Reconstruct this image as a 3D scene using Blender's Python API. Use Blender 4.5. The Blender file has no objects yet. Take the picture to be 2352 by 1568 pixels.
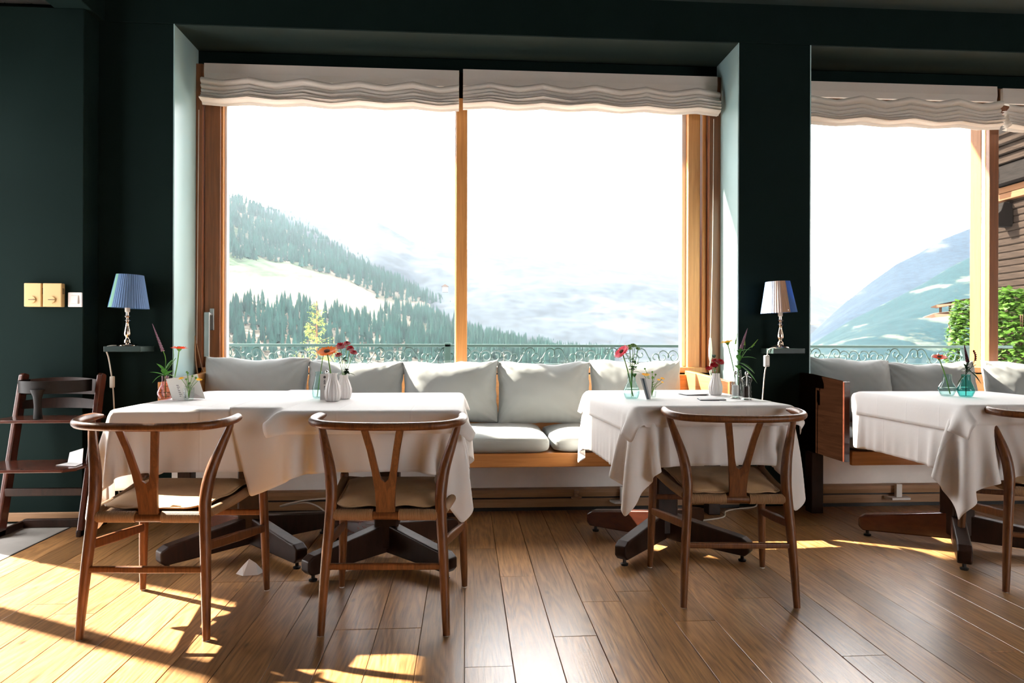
import bpy, bmesh, math, random
import numpy as np
from mathutils import Vector, Matrix, noise as mnoise

R = math.radians
rng = random.Random(7)
scn = bpy.context.scene
COL = scn.collection

# ------------------------------------------------------------------ camera, world, sun, exposure
cam_d = bpy.data.cameras.new('camera'); cam_d.lens = 24.0; cam_d.sensor_width = 36.0
cam_d.clip_start = 0.05; cam_d.clip_end = 20000
cam_d.dof.use_dof = True; cam_d.dof.focus_distance = 2.75; cam_d.dof.aperture_fstop = 8.0
cam = bpy.data.objects.new('camera', cam_d); COL.objects.link(cam)
cam.matrix_world = Matrix.Translation((0, 0, 1.0)) @ Matrix.Rotation(R(-3.9), 4, 'Z') @ Matrix.Rotation(R(90), 4, 'X') @ Matrix.Rotation(R(0.17), 4, 'Z')
scn.camera = cam

SKY = 13.0
SUN = 64.0
wd = bpy.data.worlds.new('sky'); scn.world = wd; wd.use_nodes = True
bg = wd.node_tree.nodes['Background']
bg.inputs[0].default_value = (1.0, 0.965, 0.975, 1); bg.inputs[1].default_value = SKY

sun_d = bpy.data.lights.new('sun', 'SUN'); sun_d.energy = SUN; sun_d.angle = R(0.9); sun_d.color = (1.0, 0.89, 0.77)
sun = bpy.data.objects.new('sun', sun_d); COL.objects.link(sun)
sun.rotation_euler = Vector((1.9, -1.0, -1.585)).to_track_quat('-Z', 'Y').to_euler()

vs = scn.view_settings
vs.view_transform = 'Standard'; vs.look = 'None'; vs.exposure = 0.0; vs.gamma = 1.0; vs.use_curve_mapping = False
cy = scn.cycles
cy.max_bounces = 10; cy.diffuse_bounces = 5; cy.glossy_bounces = 4; cy.transmission_bounces = 10
cy.transparent_max_bounces = 16; cy.volume_bounces = 1
cy.caustics_reflective = False; cy.caustics_refractive = False
cy.sample_clamp_indirect = 6.0

# ------------------------------------------------------------------ materials
def newmat(name):
    m = bpy.data.materials.new(name); m.use_nodes = True
    nt = m.node_tree
    return m, nt, nt.nodes['Principled BSDF']

def nd(nt, typ, **kw):
    n = nt.nodes.new(typ)
    for k, v in kw.items():
        if k.startswith('i_'):
            n.inputs[k[2:].replace('_', ' ')].default_value = v
        else:
            setattr(n, k, v)
    return n

def c4(c): return (c[0], c[1], c[2], 1)

def M(name, col, rough=.5, metal=0., spec=.5, bump=0, bscale=200, var=0, vscale=8, trans=0, ior=1.45, sheen=0, coat=0, translucent=0):
    m, nt, b = newmat(name)
    b.inputs['Base Color'].default_value = c4(col)
    b.inputs['Roughness'].default_value = rough
    b.inputs['Metallic'].default_value = metal
    b.inputs['Specular IOR Level'].default_value = spec
    b.inputs['IOR'].default_value = ior
    b.inputs['Transmission Weight'].default_value = trans
    b.inputs['Sheen Weight'].default_value = sheen
    b.inputs['Coat Weight'].default_value = coat
    tc = nd(nt, 'ShaderNodeTexCoord')
    if var:
        n = nd(nt, 'ShaderNodeTexNoise'); n.inputs['Scale'].default_value = vscale; n.inputs['Detail'].default_value = 5
        r = nd(nt, 'ShaderNodeValToRGB')
        r.color_ramp.elements[0].position = .3; r.color_ramp.elements[1].position = .7
        r.color_ramp.elements[0].color = c4([x * (1 - var) for x in col]); r.color_ramp.elements[1].color = c4([min(1, x * (1 + var)) for x in col])
        nt.links.new(tc.outputs['Object'], n.inputs['Vector']); nt.links.new(n.outputs['Fac'], r.inputs[0]); nt.links.new(r.outputs[0], b.inputs['Base Color'])
    if bump:
        n = nd(nt, 'ShaderNodeTexNoise'); n.inputs['Scale'].default_value = bscale; n.inputs['Detail'].default_value = 4
        bp = nd(nt, 'ShaderNodeBump'); bp.inputs['Strength'].default_value = bump; bp.inputs['Distance'].default_value = .01
        nt.links.new(tc.outputs['Object'], n.inputs['Vector']); nt.links.new(n.outputs['Fac'], bp.inputs['Height']); nt.links.new(bp.outputs[0], b.inputs['Normal'])
    if translucent:
        t = nd(nt, 'ShaderNodeBsdfTranslucent'); t.inputs[0].default_value = c4(col)
        mx = nd(nt, 'ShaderNodeMixShader'); mx.inputs[0].default_value = translucent
        out = nt.nodes['Material Output']
        nt.links.new(b.outputs[0], mx.inputs[1]); nt.links.new(t.outputs[0], mx.inputs[2]); nt.links.new(mx.outputs[0], out.inputs[0])
    return m

def wood(name, dark, light, scale=(40, 40, 3), rough=.4, bump=.15, rand=False, wave=0, coat=0, spec=.5):
    m, nt, b = newmat(name)
    b.inputs['Roughness'].default_value = rough; b.inputs['Coat Weight'].default_value = coat; b.inputs['Specular IOR Level'].default_value = spec
    tc = nd(nt, 'ShaderNodeTexCoord'); vec = tc.outputs['Object']
    if rand:
        oi = nd(nt, 'ShaderNodeObjectInfo')
        mu = nd(nt, 'ShaderNodeMath', operation='MULTIPLY'); mu.inputs[1].default_value = 61.7
        nt.links.new(oi.outputs['Random'], mu.inputs[0])
        ad = nd(nt, 'ShaderNodeVectorMath', operation='ADD')
        nt.links.new(vec, ad.inputs[0]); nt.links.new(mu.outputs[0], ad.inputs[1]); vec = ad.outputs[0]
    mp = nd(nt, 'ShaderNodeMapping'); mp.inputs['Scale'].default_value = scale
    nt.links.new(vec, mp.inputs['Vector'])
    n1 = nd(nt, 'ShaderNodeTexNoise'); n1.inputs['Scale'].default_value = 1; n1.inputs['Detail'].default_value = 7; n1.inputs['Distortion'].default_value = .8; n1.inputs['Roughness'].default_value = .65
    nt.links.new(mp.outputs[0], n1.inputs['Vector'])
    fac = n1.outputs['Fac']
    if wave < 0:
        mp2 = nd(nt, 'ShaderNodeMapping'); mp2.inputs['Scale'].default_value = (1, .055, 1); nt.links.new(vec, mp2.inputs['Vector'])
        wv = nd(nt, 'ShaderNodeTexWave', bands_direction='X'); wv.inputs['Scale'].default_value = -wave; wv.inputs['Distortion'].default_value = 9; wv.inputs['Detail'].default_value = 3; wv.inputs['Detail Scale'].default_value = .5
        nt.links.new(mp2.outputs[0], wv.inputs['Vector'])
        mxf = nd(nt, 'ShaderNodeMix'); mxf.inputs['Factor'].default_value = .30
        nt.links.new(fac, mxf.inputs['A']); nt.links.new(wv.outputs['Fac'], mxf.inputs['B']); fac = mxf.outputs['Result']
    if wave > 0:
        mp2 = nd(nt, 'ShaderNodeMapping'); mp2.inputs['Scale'].default_value = (10, .95, 10)
        nt.links.new(vec, mp2.inputs['Vector'])
        n0 = nd(nt, 'ShaderNodeTexNoise'); n0.inputs['Scale'].default_value = 1; n0.inputs['Detail'].default_value = 1; n0.inputs['Roughness'].default_value = .35
        nt.links.new(mp2.outputs[0], n0.inputs['Vector'])
        ml = nd(nt, 'ShaderNodeMath', operation='MULTIPLY'); ml.inputs[1].default_value = wave
        nt.links.new(n0.outputs['Fac'], ml.inputs[0])
        sn = nd(nt, 'ShaderNodeMath', operation='SINE'); nt.links.new(ml.outputs[0], sn.inputs[0])
        mr = nd(nt, 'ShaderNodeMapRange'); mr.inputs['From Min'].default_value = -1; nt.links.new(sn.outputs[0], mr.inputs['Value'])
        mxf = nd(nt, 'ShaderNodeMix'); mxf.inputs['Factor'].default_value = .15
        nt.links.new(fac, mxf.inputs['A']); nt.links.new(mr.outputs[0], mxf.inputs['B']); fac = mxf.outputs['Result']
    rp = nd(nt, 'ShaderNodeValToRGB')
    rp.color_ramp.elements[0].position = .28; rp.color_ramp.elements[1].position = .68
    rp.color_ramp.elements[0].color = c4(dark); rp.color_ramp.elements[1].color = c4(light)
    nt.links.new(fac, rp.inputs[0]); col = rp.outputs[0]
    if rand:
        hs = nd(nt, 'ShaderNodeHueSaturation')
        mr = nd(nt, 'ShaderNodeMapRange'); mr.inputs['To Min'].default_value = .72; mr.inputs['To Max'].default_value = 1.25
        nt.links.new(oi.outputs['Random'], mr.inputs['Value']); nt.links.new(mr.outputs[0], hs.inputs['Value'])
        nt.links.new(col, hs.inputs['Color']); col = hs.outputs[0]
        # fine dark pores along the grain, and a few knots
        mpp = nd(nt, 'ShaderNodeMapping'); mpp.inputs['Scale'].default_value = (170, 7, 170); nt.links.new(vec, mpp.inputs['Vector'])
        np_ = nd(nt, 'ShaderNodeTexNoise'); np_.inputs['Scale'].default_value = 1; np_.inputs['Detail'].default_value = 3; nt.links.new(mpp.outputs[0], np_.inputs['Vector'])
        pr_ = nd(nt, 'ShaderNodeMapRange'); pr_.inputs['From Min'].default_value = .30; pr_.inputs['From Max'].default_value = .43; pr_.inputs['To Min'].default_value = .55; nt.links.new(np_.outputs['Fac'], pr_.inputs['Value'])
        mpk = nd(nt, 'ShaderNodeMapping'); mpk.inputs['Scale'].default_value = (9, 3.5, 9); nt.links.new(vec, mpk.inputs['Vector'])
        vk = nd(nt, 'ShaderNodeTexVoronoi'); vk.inputs['Scale'].default_value = 1; nt.links.new(mpk.outputs[0], vk.inputs['Vector'])
        kr = nd(nt, 'ShaderNodeMapRange'); kr.inputs['From Min'].default_value = .02; kr.inputs['From Max'].default_value = .10; kr.inputs['To Min'].default_value = .3; nt.links.new(vk.outputs['Distance'], kr.inputs['Value'])
        mk = nd(nt, 'ShaderNodeMath', operation='MULTIPLY'); nt.links.new(pr_.outputs[0], mk.inputs[0]); nt.links.new(kr.outputs[0], mk.inputs[1])
        mc2_ = nd(nt, 'ShaderNodeMix', data_type='RGBA', blend_type='MULTIPLY'); mc2_.inputs['Factor'].default_value = 1
        nt.links.new(col, mc2_.inputs[6]); nt.links.new(mk.outputs[0], mc2_.inputs[7]); col = mc2_.outputs[2]
        # wear changes the gloss a little
        nw = nd(nt, 'ShaderNodeTexNoise'); nw.inputs['Scale'].default_value = 2.2; nw.inputs['Detail'].default_value = 6
        nt.links.new(tc.outputs['Object'], nw.inputs['Vector'])
        rr = nd(nt, 'ShaderNodeMapRange'); rr.inputs['From Min'].default_value = .35; rr.inputs['From Max'].default_value = .7
        rr.inputs['To Min'].default_value = rough - .010; rr.inputs['To Max'].default_value = rough + .03
        nt.links.new(nw.outputs['Fac'], rr.inputs['Value']); nt.links.new(rr.outputs[0], b.inputs['Roughness'])
    nt.links.new(col, b.inputs['Base Color'])
    bp = nd(nt, 'ShaderNodeBump'); bp.inputs['Strength'].default_value = bump; bp.inputs['Distance'].default_value = .004
    nt.links.new(fac, bp.inputs['Height']); nt.links.new(bp.outputs[0], b.inputs['Normal'])
    return m

def pane_glass():
    m, nt, b = newmat('window_glass')
    nt.nodes.remove(b)
    tr = nd(nt, 'ShaderNodeBsdfTransparent'); tr.inputs[0].default_value = (.97, .985, .98, 1)
    gl = nd(nt, 'ShaderNodeBsdfGlossy'); gl.inputs['Roughness'].default_value = 0.0
    fr = nd(nt, 'ShaderNodeFresnel'); fr.inputs[0].default_value = 1.45
    # reflect at the outer face only: a ray leaving a flat pane meets no total reflection
    ge = nd(nt, 'ShaderNodeNewGeometry'); iv = nd(nt, 'ShaderNodeMath', operation='SUBTRACT'); iv.inputs[0].default_value = 1
    nt.links.new(ge.outputs['Backfacing'], iv.inputs[1])
    ml = nd(nt, 'ShaderNodeMath', operation='MULTIPLY'); nt.links.new(fr.outputs[0], ml.inputs[0]); nt.links.new(iv.outputs[0], ml.inputs[1])
    mx = nd(nt, 'ShaderNodeMixShader')
    nt.links.new(ml.outputs[0], mx.inputs[0]); nt.links.new(tr.outputs[0], mx.inputs[1]); nt.links.new(gl.outputs[0], mx.inputs[2])
    nt.links.new(mx.outputs[0], nt.nodes['Material Output'].inputs[0])
    return m

def thin_glass(name, tint, edge, ior=1.45, rough=0.0):
    # clear walls seen without bending: tint grows where the wall is seen edge-on, reflection after Fresnel
    m, nt, b = newmat(name); nt.nodes.remove(b)
    lw = nd(nt, 'ShaderNodeLayerWeight'); lw.inputs[0].default_value = .35
    mc_ = nd(nt, 'ShaderNodeMix', data_type='RGBA'); mc_.inputs[6].default_value = c4(tint); mc_.inputs[7].default_value = c4(edge)
    pw = nd(nt, 'ShaderNodeMath', operation='POWER'); pw.inputs[1].default_value = 2.2
    nt.links.new(lw.outputs['Facing'], pw.inputs[0]); nt.links.new(pw.outputs[0], mc_.inputs['Factor'])
    tr = nd(nt, 'ShaderNodeBsdfTransparent'); nt.links.new(mc_.outputs[2], tr.inputs[0])
    gl = nd(nt, 'ShaderNodeBsdfGlossy'); gl.inputs['Roughness'].default_value = rough
    fr = nd(nt, 'ShaderNodeFresnel'); fr.inputs[0].default_value = ior
    ge = nd(nt, 'ShaderNodeNewGeometry'); iv = nd(nt, 'ShaderNodeMath', operation='SUBTRACT'); iv.inputs[0].default_value = 1
    nt.links.new(ge.outputs['Backfacing'], iv.inputs[1])
    ml = nd(nt, 'ShaderNodeMath', operation='MULTIPLY'); nt.links.new(fr.outputs[0], ml.inputs[0]); nt.links.new(iv.outputs[0], ml.inputs[1])
    mx = nd(nt, 'ShaderNodeMixShader')
    nt.links.new(ml.outputs[0], mx.inputs[0]); nt.links.new(tr.outputs[0], mx.inputs[1]); nt.links.new(gl.outputs[0], mx.inputs[2])
    nt.links.new(mx.outputs[0], nt.nodes['Material Output'].inputs[0])
    return m

def cloth_mat(name, col, translucent, crease=True):
    m, nt, b = newmat(name)
    b.inputs['Base Color'].default_value = c4(col); b.inputs['Roughness'].default_value = .8; b.inputs['Specular IOR Level'].default_value = .15
    uv = nd(nt, 'ShaderNodeTexCoord')
    ns = nd(nt, 'ShaderNodeTexNoise'); ns.inputs['Scale'].default_value = 7; ns.inputs['Detail'].default_value = 5
    nt.links.new(uv.outputs['Object'], ns.inputs['Vector'])
    h = ns.outputs['Fac']
    if crease:
        sep = nd(nt, 'ShaderNodeSeparateXYZ'); nt.links.new(uv.outputs['UV'], sep.inputs[0])
        for ax, per in (('X', 3.0), ('Y', 4.0)):
            mu = nd(nt, 'ShaderNodeMath', operation='MULTIPLY'); mu.inputs[1].default_value = per
            nt.links.new(sep.outputs[ax], mu.inputs[0])
            pp = nd(nt, 'ShaderNodeMath', operation='PINGPONG'); pp.inputs[1].default_value = .5
            nt.links.new(mu.outputs[0], pp.inputs[0])
            mr = nd(nt, 'ShaderNodeMapRange'); mr.inputs['From Max'].default_value = .02; mr.inputs['To Min'].default_value = .35; mr.inputs['To Max'].default_value = 0
            nt.links.new(pp.outputs[0], mr.inputs['Value'])
            ad = nd(nt, 'ShaderNodeMath', operation='ADD'); nt.links.new(h, ad.inputs[0]); nt.links.new(mr.outputs[0], ad.inputs[1]); h = ad.outputs[0]
    bp = nd(nt, 'ShaderNodeBump'); bp.inputs['Strength'].default_value = .22; bp.inputs['Distance'].default_value = .012
    nt.links.new(h, bp.inputs['Height']); nt.links.new(bp.outputs[0], b.inputs['Normal'])
    t = nd(nt, 'ShaderNodeBsdfTranslucent'); t.inputs[0].default_value = c4([x * .96 for x in col])
    mx = nd(nt, 'ShaderNodeMixShader'); mx.inputs[0].default_value = translucent
    nt.links.new(b.outputs[0], mx.inputs[1]); nt.links.new(t.outputs[0], mx.inputs[2]); nt.links.new(mx.outputs[0], nt.nodes['Material Output'].inputs[0])
    return m

def shade_mat(name, stops):
    # thread shade with the light falling on it put into colour sectors; stops: (angle fraction, colour)
    m, nt, b = newmat(name)
    b.inputs['Roughness'].default_value = .75; b.inputs['Specular IOR Level'].default_value = .2
    tc = nd(nt, 'ShaderNodeTexCoord'); sp = nd(nt, 'ShaderNodeSeparateXYZ'); nt.links.new(tc.outputs['Object'], sp.inputs[0])
    at = nd(nt, 'ShaderNodeMath', operation='ARCTAN2'); nt.links.new(sp.outputs['Y'], at.inputs[0]); nt.links.new(sp.outputs['X'], at.inputs[1])
    mr = nd(nt, 'ShaderNodeMapRange'); mr.inputs['From Min'].default_value = -math.pi; mr.inputs['From Max'].default_value = math.pi
    nt.links.new(at.outputs[0], mr.inputs['Value'])
    rp = nd(nt, 'ShaderNodeValToRGB'); rp.color_ramp.interpolation = 'CONSTANT'
    e = rp.color_ramp.elements
    while len(e) < len(stops): e.new(.5)
    for k, (p, c) in enumerate(stops): e[k].position = p; e[k].color = c4(c)
    nt.links.new(mr.outputs[0], rp.inputs[0]); nt.links.new(rp.outputs[0], b.inputs['Base Color'])
    t = nd(nt, 'ShaderNodeBsdfTranslucent'); nt.links.new(rp.outputs[0], t.inputs[0])
    mx = nd(nt, 'ShaderNodeMixShader'); mx.inputs[0].default_value = .35
    nt.links.new(b.outputs[0], mx.inputs[1]); nt.links.new(t.outputs[0], mx.inputs[2]); nt.links.new(mx.outputs[0], nt.nodes['Material Output'].inputs[0])
    return m

def cord_mat():
    m, nt, b = newmat('paper_cord')
    b.inputs['Roughness'].default_value = .7
    uv = nd(nt, 'ShaderNodeTexCoord'); sp = nd(nt, 'ShaderNodeSeparateXYZ'); nt.links.new(uv.outputs['UV'], sp.inputs[0])
    mu = nd(nt, 'ShaderNodeMath', operation='MULTIPLY'); mu.inputs[1].default_value = 2 * math.pi / .0042
    nt.links.new(sp.outputs['X'], mu.inputs[0])
    sn = nd(nt, 'ShaderNodeMath', operation='SINE'); nt.links.new(mu.outputs[0], sn.inputs[0])
    rp = nd(nt, 'ShaderNodeMapRange'); rp.inputs['From Min'].default_value = -1; nt.links.new(sn.outputs[0], rp.inputs['Value'])
    cr = nd(nt, 'ShaderNodeValToRGB'); cr.color_ramp.elements[0].color = (.16, .08, .035, 1); cr.color_ramp.elements[1].color = (.46, .27, .13, 1)
    nt.links.new(rp.outputs[0], cr.inputs[0]); nt.links.new(cr.outputs[0], b.inputs['Base Color'])
    bp = nd(nt, 'ShaderNodeBump'); bp.inputs['Strength'].default_value = .7; bp.inputs['Distance'].default_value = .003
    nt.links.new(rp.outputs[0], bp.inputs['Height']); nt.links.new(bp.outputs[0], b.inputs['Normal'])
    return m

def hill_mat(name, forest, meadow, scale, thr=.5):
    m, nt, b = newmat(name)
    b.inputs['Roughness'].default_value = .95; b.inputs['Specular IOR Level'].default_value = .05
    tc = nd(nt, 'ShaderNodeTexCoord')
    mp = nd(nt, 'ShaderNodeMapping'); mp.inputs['Scale'].default_value = (scale, scale * .5, scale * 2.2)
    nt.links.new(tc.outputs['Object'], mp.inputs['Vector'])
    n = nd(nt, 'ShaderNodeTexNoise'); n.inputs['Scale'].default_value = 1; n.inputs['Detail'].default_value = 8; n.inputs['Roughness'].default_value = .62
    nt.links.new(mp.outputs[0], n.inputs['Vector'])
    rp = nd(nt, 'ShaderNodeValToRGB'); rp.color_ramp.elements[0].position = thr; rp.color_ramp.elements[1].position = thr + .1
    rp.color_ramp.elements[0].color = c4(forest); rp.color_ramp.elements[1].color = c4(meadow)
    nt.links.new(n.outputs['Fac'], rp.inputs[0])
    n2 = nd(nt, 'ShaderNodeTexNoise'); n2.inputs['Scale'].default_value = 14; n2.inputs['Detail'].default_value = 4
    nt.links.new(mp.outputs[0], n2.inputs['Vector'])
    mx = nd(nt, 'ShaderNodeMix', data_type='RGBA', blend_type='MULTIPLY'); mx.inputs['Factor'].default_value = .7
    nt.links.new(rp.outputs[0], mx.inputs[6])
    r2 = nd(nt, 'ShaderNodeValToRGB'); r2.color_ramp.elements[0].position = .35; r2.color_ramp.elements[1].position = .65
    r2.color_ramp.elements[0].color = (.45, .45, .45, 1); r2.color_ramp.elements[1].color = (1, 1, 1, 1)
    nt.links.new(n2.outputs['Fac'], r2.inputs[0]); nt.links.new(r2.outputs[0], mx.inputs[7])
    nt.links.new(mx.outputs[2], b.inputs['Base Color'])
    return m

MAT = dict(
    wall=M('wall_green', (.0055, .0120, .0108), .7, spec=.04, var=.06, vscale=3), reveal=M('reveal_teal_skylit', (.30, .44, .45), .34, var=.04, vscale=3),
    ceil=M('ceiling_green', (.012, .024, .023), .8),
    ceil_white=M('ceiling_white', (.62, .62, .58), .7),
    farmwall=M('farm_wall', (.12, .11, .10), .8),
    shelf=M('shelf_teal', (.022, .038, .036), .4, spec=.3),
    cream=M('cream_wall', (.76, .71, .65), .8),
    white=M('panel_white', (.86, .84, .80), .5, var=.05),
    floor=wood('floor_oak', (.165, .073, .024), (.46, .240, .090), (95, 4.2, 95), .30, .12, rand=True, wave=95, spec=1.0),
    stone=M('floor_stone', (.35, .33, .30), .5, var=.2, vscale=4, bump=.1),
    chair=wood('chair_oak', (.056, .017, .005), (.185, .066, .020), (70, 70, 9), .36, .2, spec=.36),
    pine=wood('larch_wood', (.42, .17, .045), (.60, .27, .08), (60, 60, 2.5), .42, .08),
    pine_dimmed=wood('larch_dimmed', (.17, .068, .022), (.25, .105, .036), (60, 60, 2.5), .5, .08, spec=.2),  # larch copy with a darker colour to tone down sun on the mullion
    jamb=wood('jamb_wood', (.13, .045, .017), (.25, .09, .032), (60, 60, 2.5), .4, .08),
    bench=wood('bench_wood', (.33, .13, .035), (.50, .22, .065), (3, 40, 60), .42, .08),
    bench_side=wood('bench_side_wood', (.30, .12, .035), (.48, .21, .065), (40, 3, 60), .42, .08),
    dark=wood('dark_stained_wood', (.012, .005, .003), (.030, .012, .007), (30, 30, 8), .42, .1, spec=.22),
    mahog=wood('red_brown_wood', (.045, .012, .007), (.085, .022, .011), (12, 12, 30), .26, .08, coat=.3),
    panel_shaded=wood('bench_panel_painted_shade', (.003, .0012, .0006), (.006, .0024, .0012), (40, 3, 50), .7, .08, spec=0),  # shade on the end panel put into a near-black wood colour
    trimw=wood('skirting_wood', (.24, .13, .06), (.36, .20, .10), (3, 50, 50), .45, .06),
    black=M('black_matte', (.008, .008, .008), .5),
    linen=cloth_mat('white_table_linen', (.88, .86, .85), .25),
    napkin=M('white_paper', (.82, .81, .80), .8, translucent=.2),
    cush=M('grey_upholstery', (.335, .355, .35), .85, bump=.12, bscale=900, sheen=.2, spec=.2),
    leather=M('tan_seat_leather', (.50, .32, .17), .55, var=.14, vscale=9, bump=.12, bscale=50),
    blind=M('blind_linen', (.74, .68, .62), .85, bump=.2, bscale=500, translucent=.22, spec=.1),
    cord=cord_mat(),
    steel=M('brushed_steel', (.50, .52, .53), .3, 1.0),
    silver=M('lamp_silver', (.72, .62, .54), .14, 1.0),
    glass_pane=pane_glass(),
    glass=thin_glass('clear_glass', (.97, .985, .98), (.62, .72, .70)),
    aqua=thin_glass('aqua_glass', (.90, .98, .975), (.38, .66, .66)),
    teal=thin_glass('teal_glass', (.60, .92, .90), (.10, .50, .50)),
    pinkg=thin_glass('pink_glass', (.96, .82, .84), (.62, .36, .42)),
    water=thin_glass('water', (.95, .985, .98), (.80, .92, .90), 1.33),
    ceramic=M('white_ceramic', (.80, .77, .76), .25),
    acrylic=thin_glass('clear_acrylic', (.965, .97, .97), (.45, .47, .48)),
    salt=M('salt', (.82, .82, .80), .9), pepper=M('peppercorn', (.045, .032, .028), .7, var=.5, vscale=300),
    chrome=M('chrome', (.75, .75, .75), .12, 1.0),
    stem=M('stem_green', (.11, .24, .045), .5, spec=.12), leaf=M('leaf_green', (.05, .17, .03), .45, spec=.12, translucent=.25), leafd=M('leaf_dark', (.018, .055, .018), .45, spec=.12, translucent=.1),
    orange=M('petal_orange', (.90, .26, .03), .55, spec=.12, translucent=.35), redor=M('petal_red_orange', (.86, .085, .02), .55, spec=.12, translucent=.35),
    red=M('petal_red', (.42, .006, .014), .5, spec=.08, translucent=.12), pink=M('petal_pink', (.86, .11, .16), .55, spec=.12, translucent=.35),
    yellow=M('petal_yellow', (.90, .55, .03), .55, spec=.12, translucent=.35), mauve=M('spike_mauve', (.24, .13, .18), .7, spec=.12), mum=M('mum_green', (.17, .33, .04), .6, spec=.12),
    centre=M('bloom_centre', (.10, .05, .02), .8), burgundy=M('spike_burgundy', (.07, .015, .025), .7, spec=.12),
    beige=M('beige_plastic', (.55, .36, .15), .5), slot=M('vent_dark', (.05, .035, .02), .7), swwhite=M('switch_white', (.74, .69, .68), .4),
    cable=M('white_cable', (.60, .55, .48), .5), card=M('menu_card', (.78, .77, .76), .6), ink=M('printed_grey', (.10, .10, .11), .7), slate=M('slate_stripe', (.06, .09, .12), .6),
    rail=M('railing_green', (.035, .075, .066), .5), concrete=M('pale_concrete', (.30, .30, .29), .8, var=.06),
    log=wood('weathered_log', (.006, .004, .003), (.024, .0165, .012), (30, 3, 40), .9, .5, spec=.06), eave=wood('new_beam_wood', (.07, .03, .012), (.11, .052, .024), (30, 3, 30), .7, .1, spec=.1),
    roof=wood('dark_eave_wood', (.004, .0035, .003), (.010, .008, .007), (30, 3, 30), .9, .3, spec=.06),
    plastic=M('dark_plastic', (.010, .008, .007), .45, spec=.12),
    tree=M('conifer_green', (.012, .034, .028), .9, var=.4, vscale=.05, spec=.05), larch=M('larch_foliage', (.15, .20, .045), .8, translucent=.4, spec=.1),
    bark=M('bark', (.08, .04, .02), .9), ivy=M('ivy_leaf', (.055, .12, .016), .5, translucent=.4),
    meadow=hill_mat('hillside_meadow', (.035, .055, .032), (.092, .083, .066), .012, .36),
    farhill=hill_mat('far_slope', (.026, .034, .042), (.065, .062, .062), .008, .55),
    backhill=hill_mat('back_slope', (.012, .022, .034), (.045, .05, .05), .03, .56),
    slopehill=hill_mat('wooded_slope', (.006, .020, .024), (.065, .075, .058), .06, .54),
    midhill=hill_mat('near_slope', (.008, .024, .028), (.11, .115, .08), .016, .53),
    plate=M('outlet_white', (.70, .68, .64), .4),
    shade1=shade_mat('shade_threads_painted_mint_light', [(0, (.10, .20, .42)), (.10, (.26, .50, .38)), (.16, (.26, .50, .38)), (.165, (.15, .25, .44)), (.55, (.15, .28, .50))]),
    shade2=shade_mat('shade_threads_painted_peach_light', [(0, (.42, .48, .62)), (.14, (.62, .50, .46)), (.21, (.56, .36, .24)), (.285, (.08, .18, .46)), (.60, (.16, .28, .52))]),
    frame_white=M('gasket_white', (.75, .77, .80), .4),
    joint=M('joint_black', (.01, .008, .006), .7),
)

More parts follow.
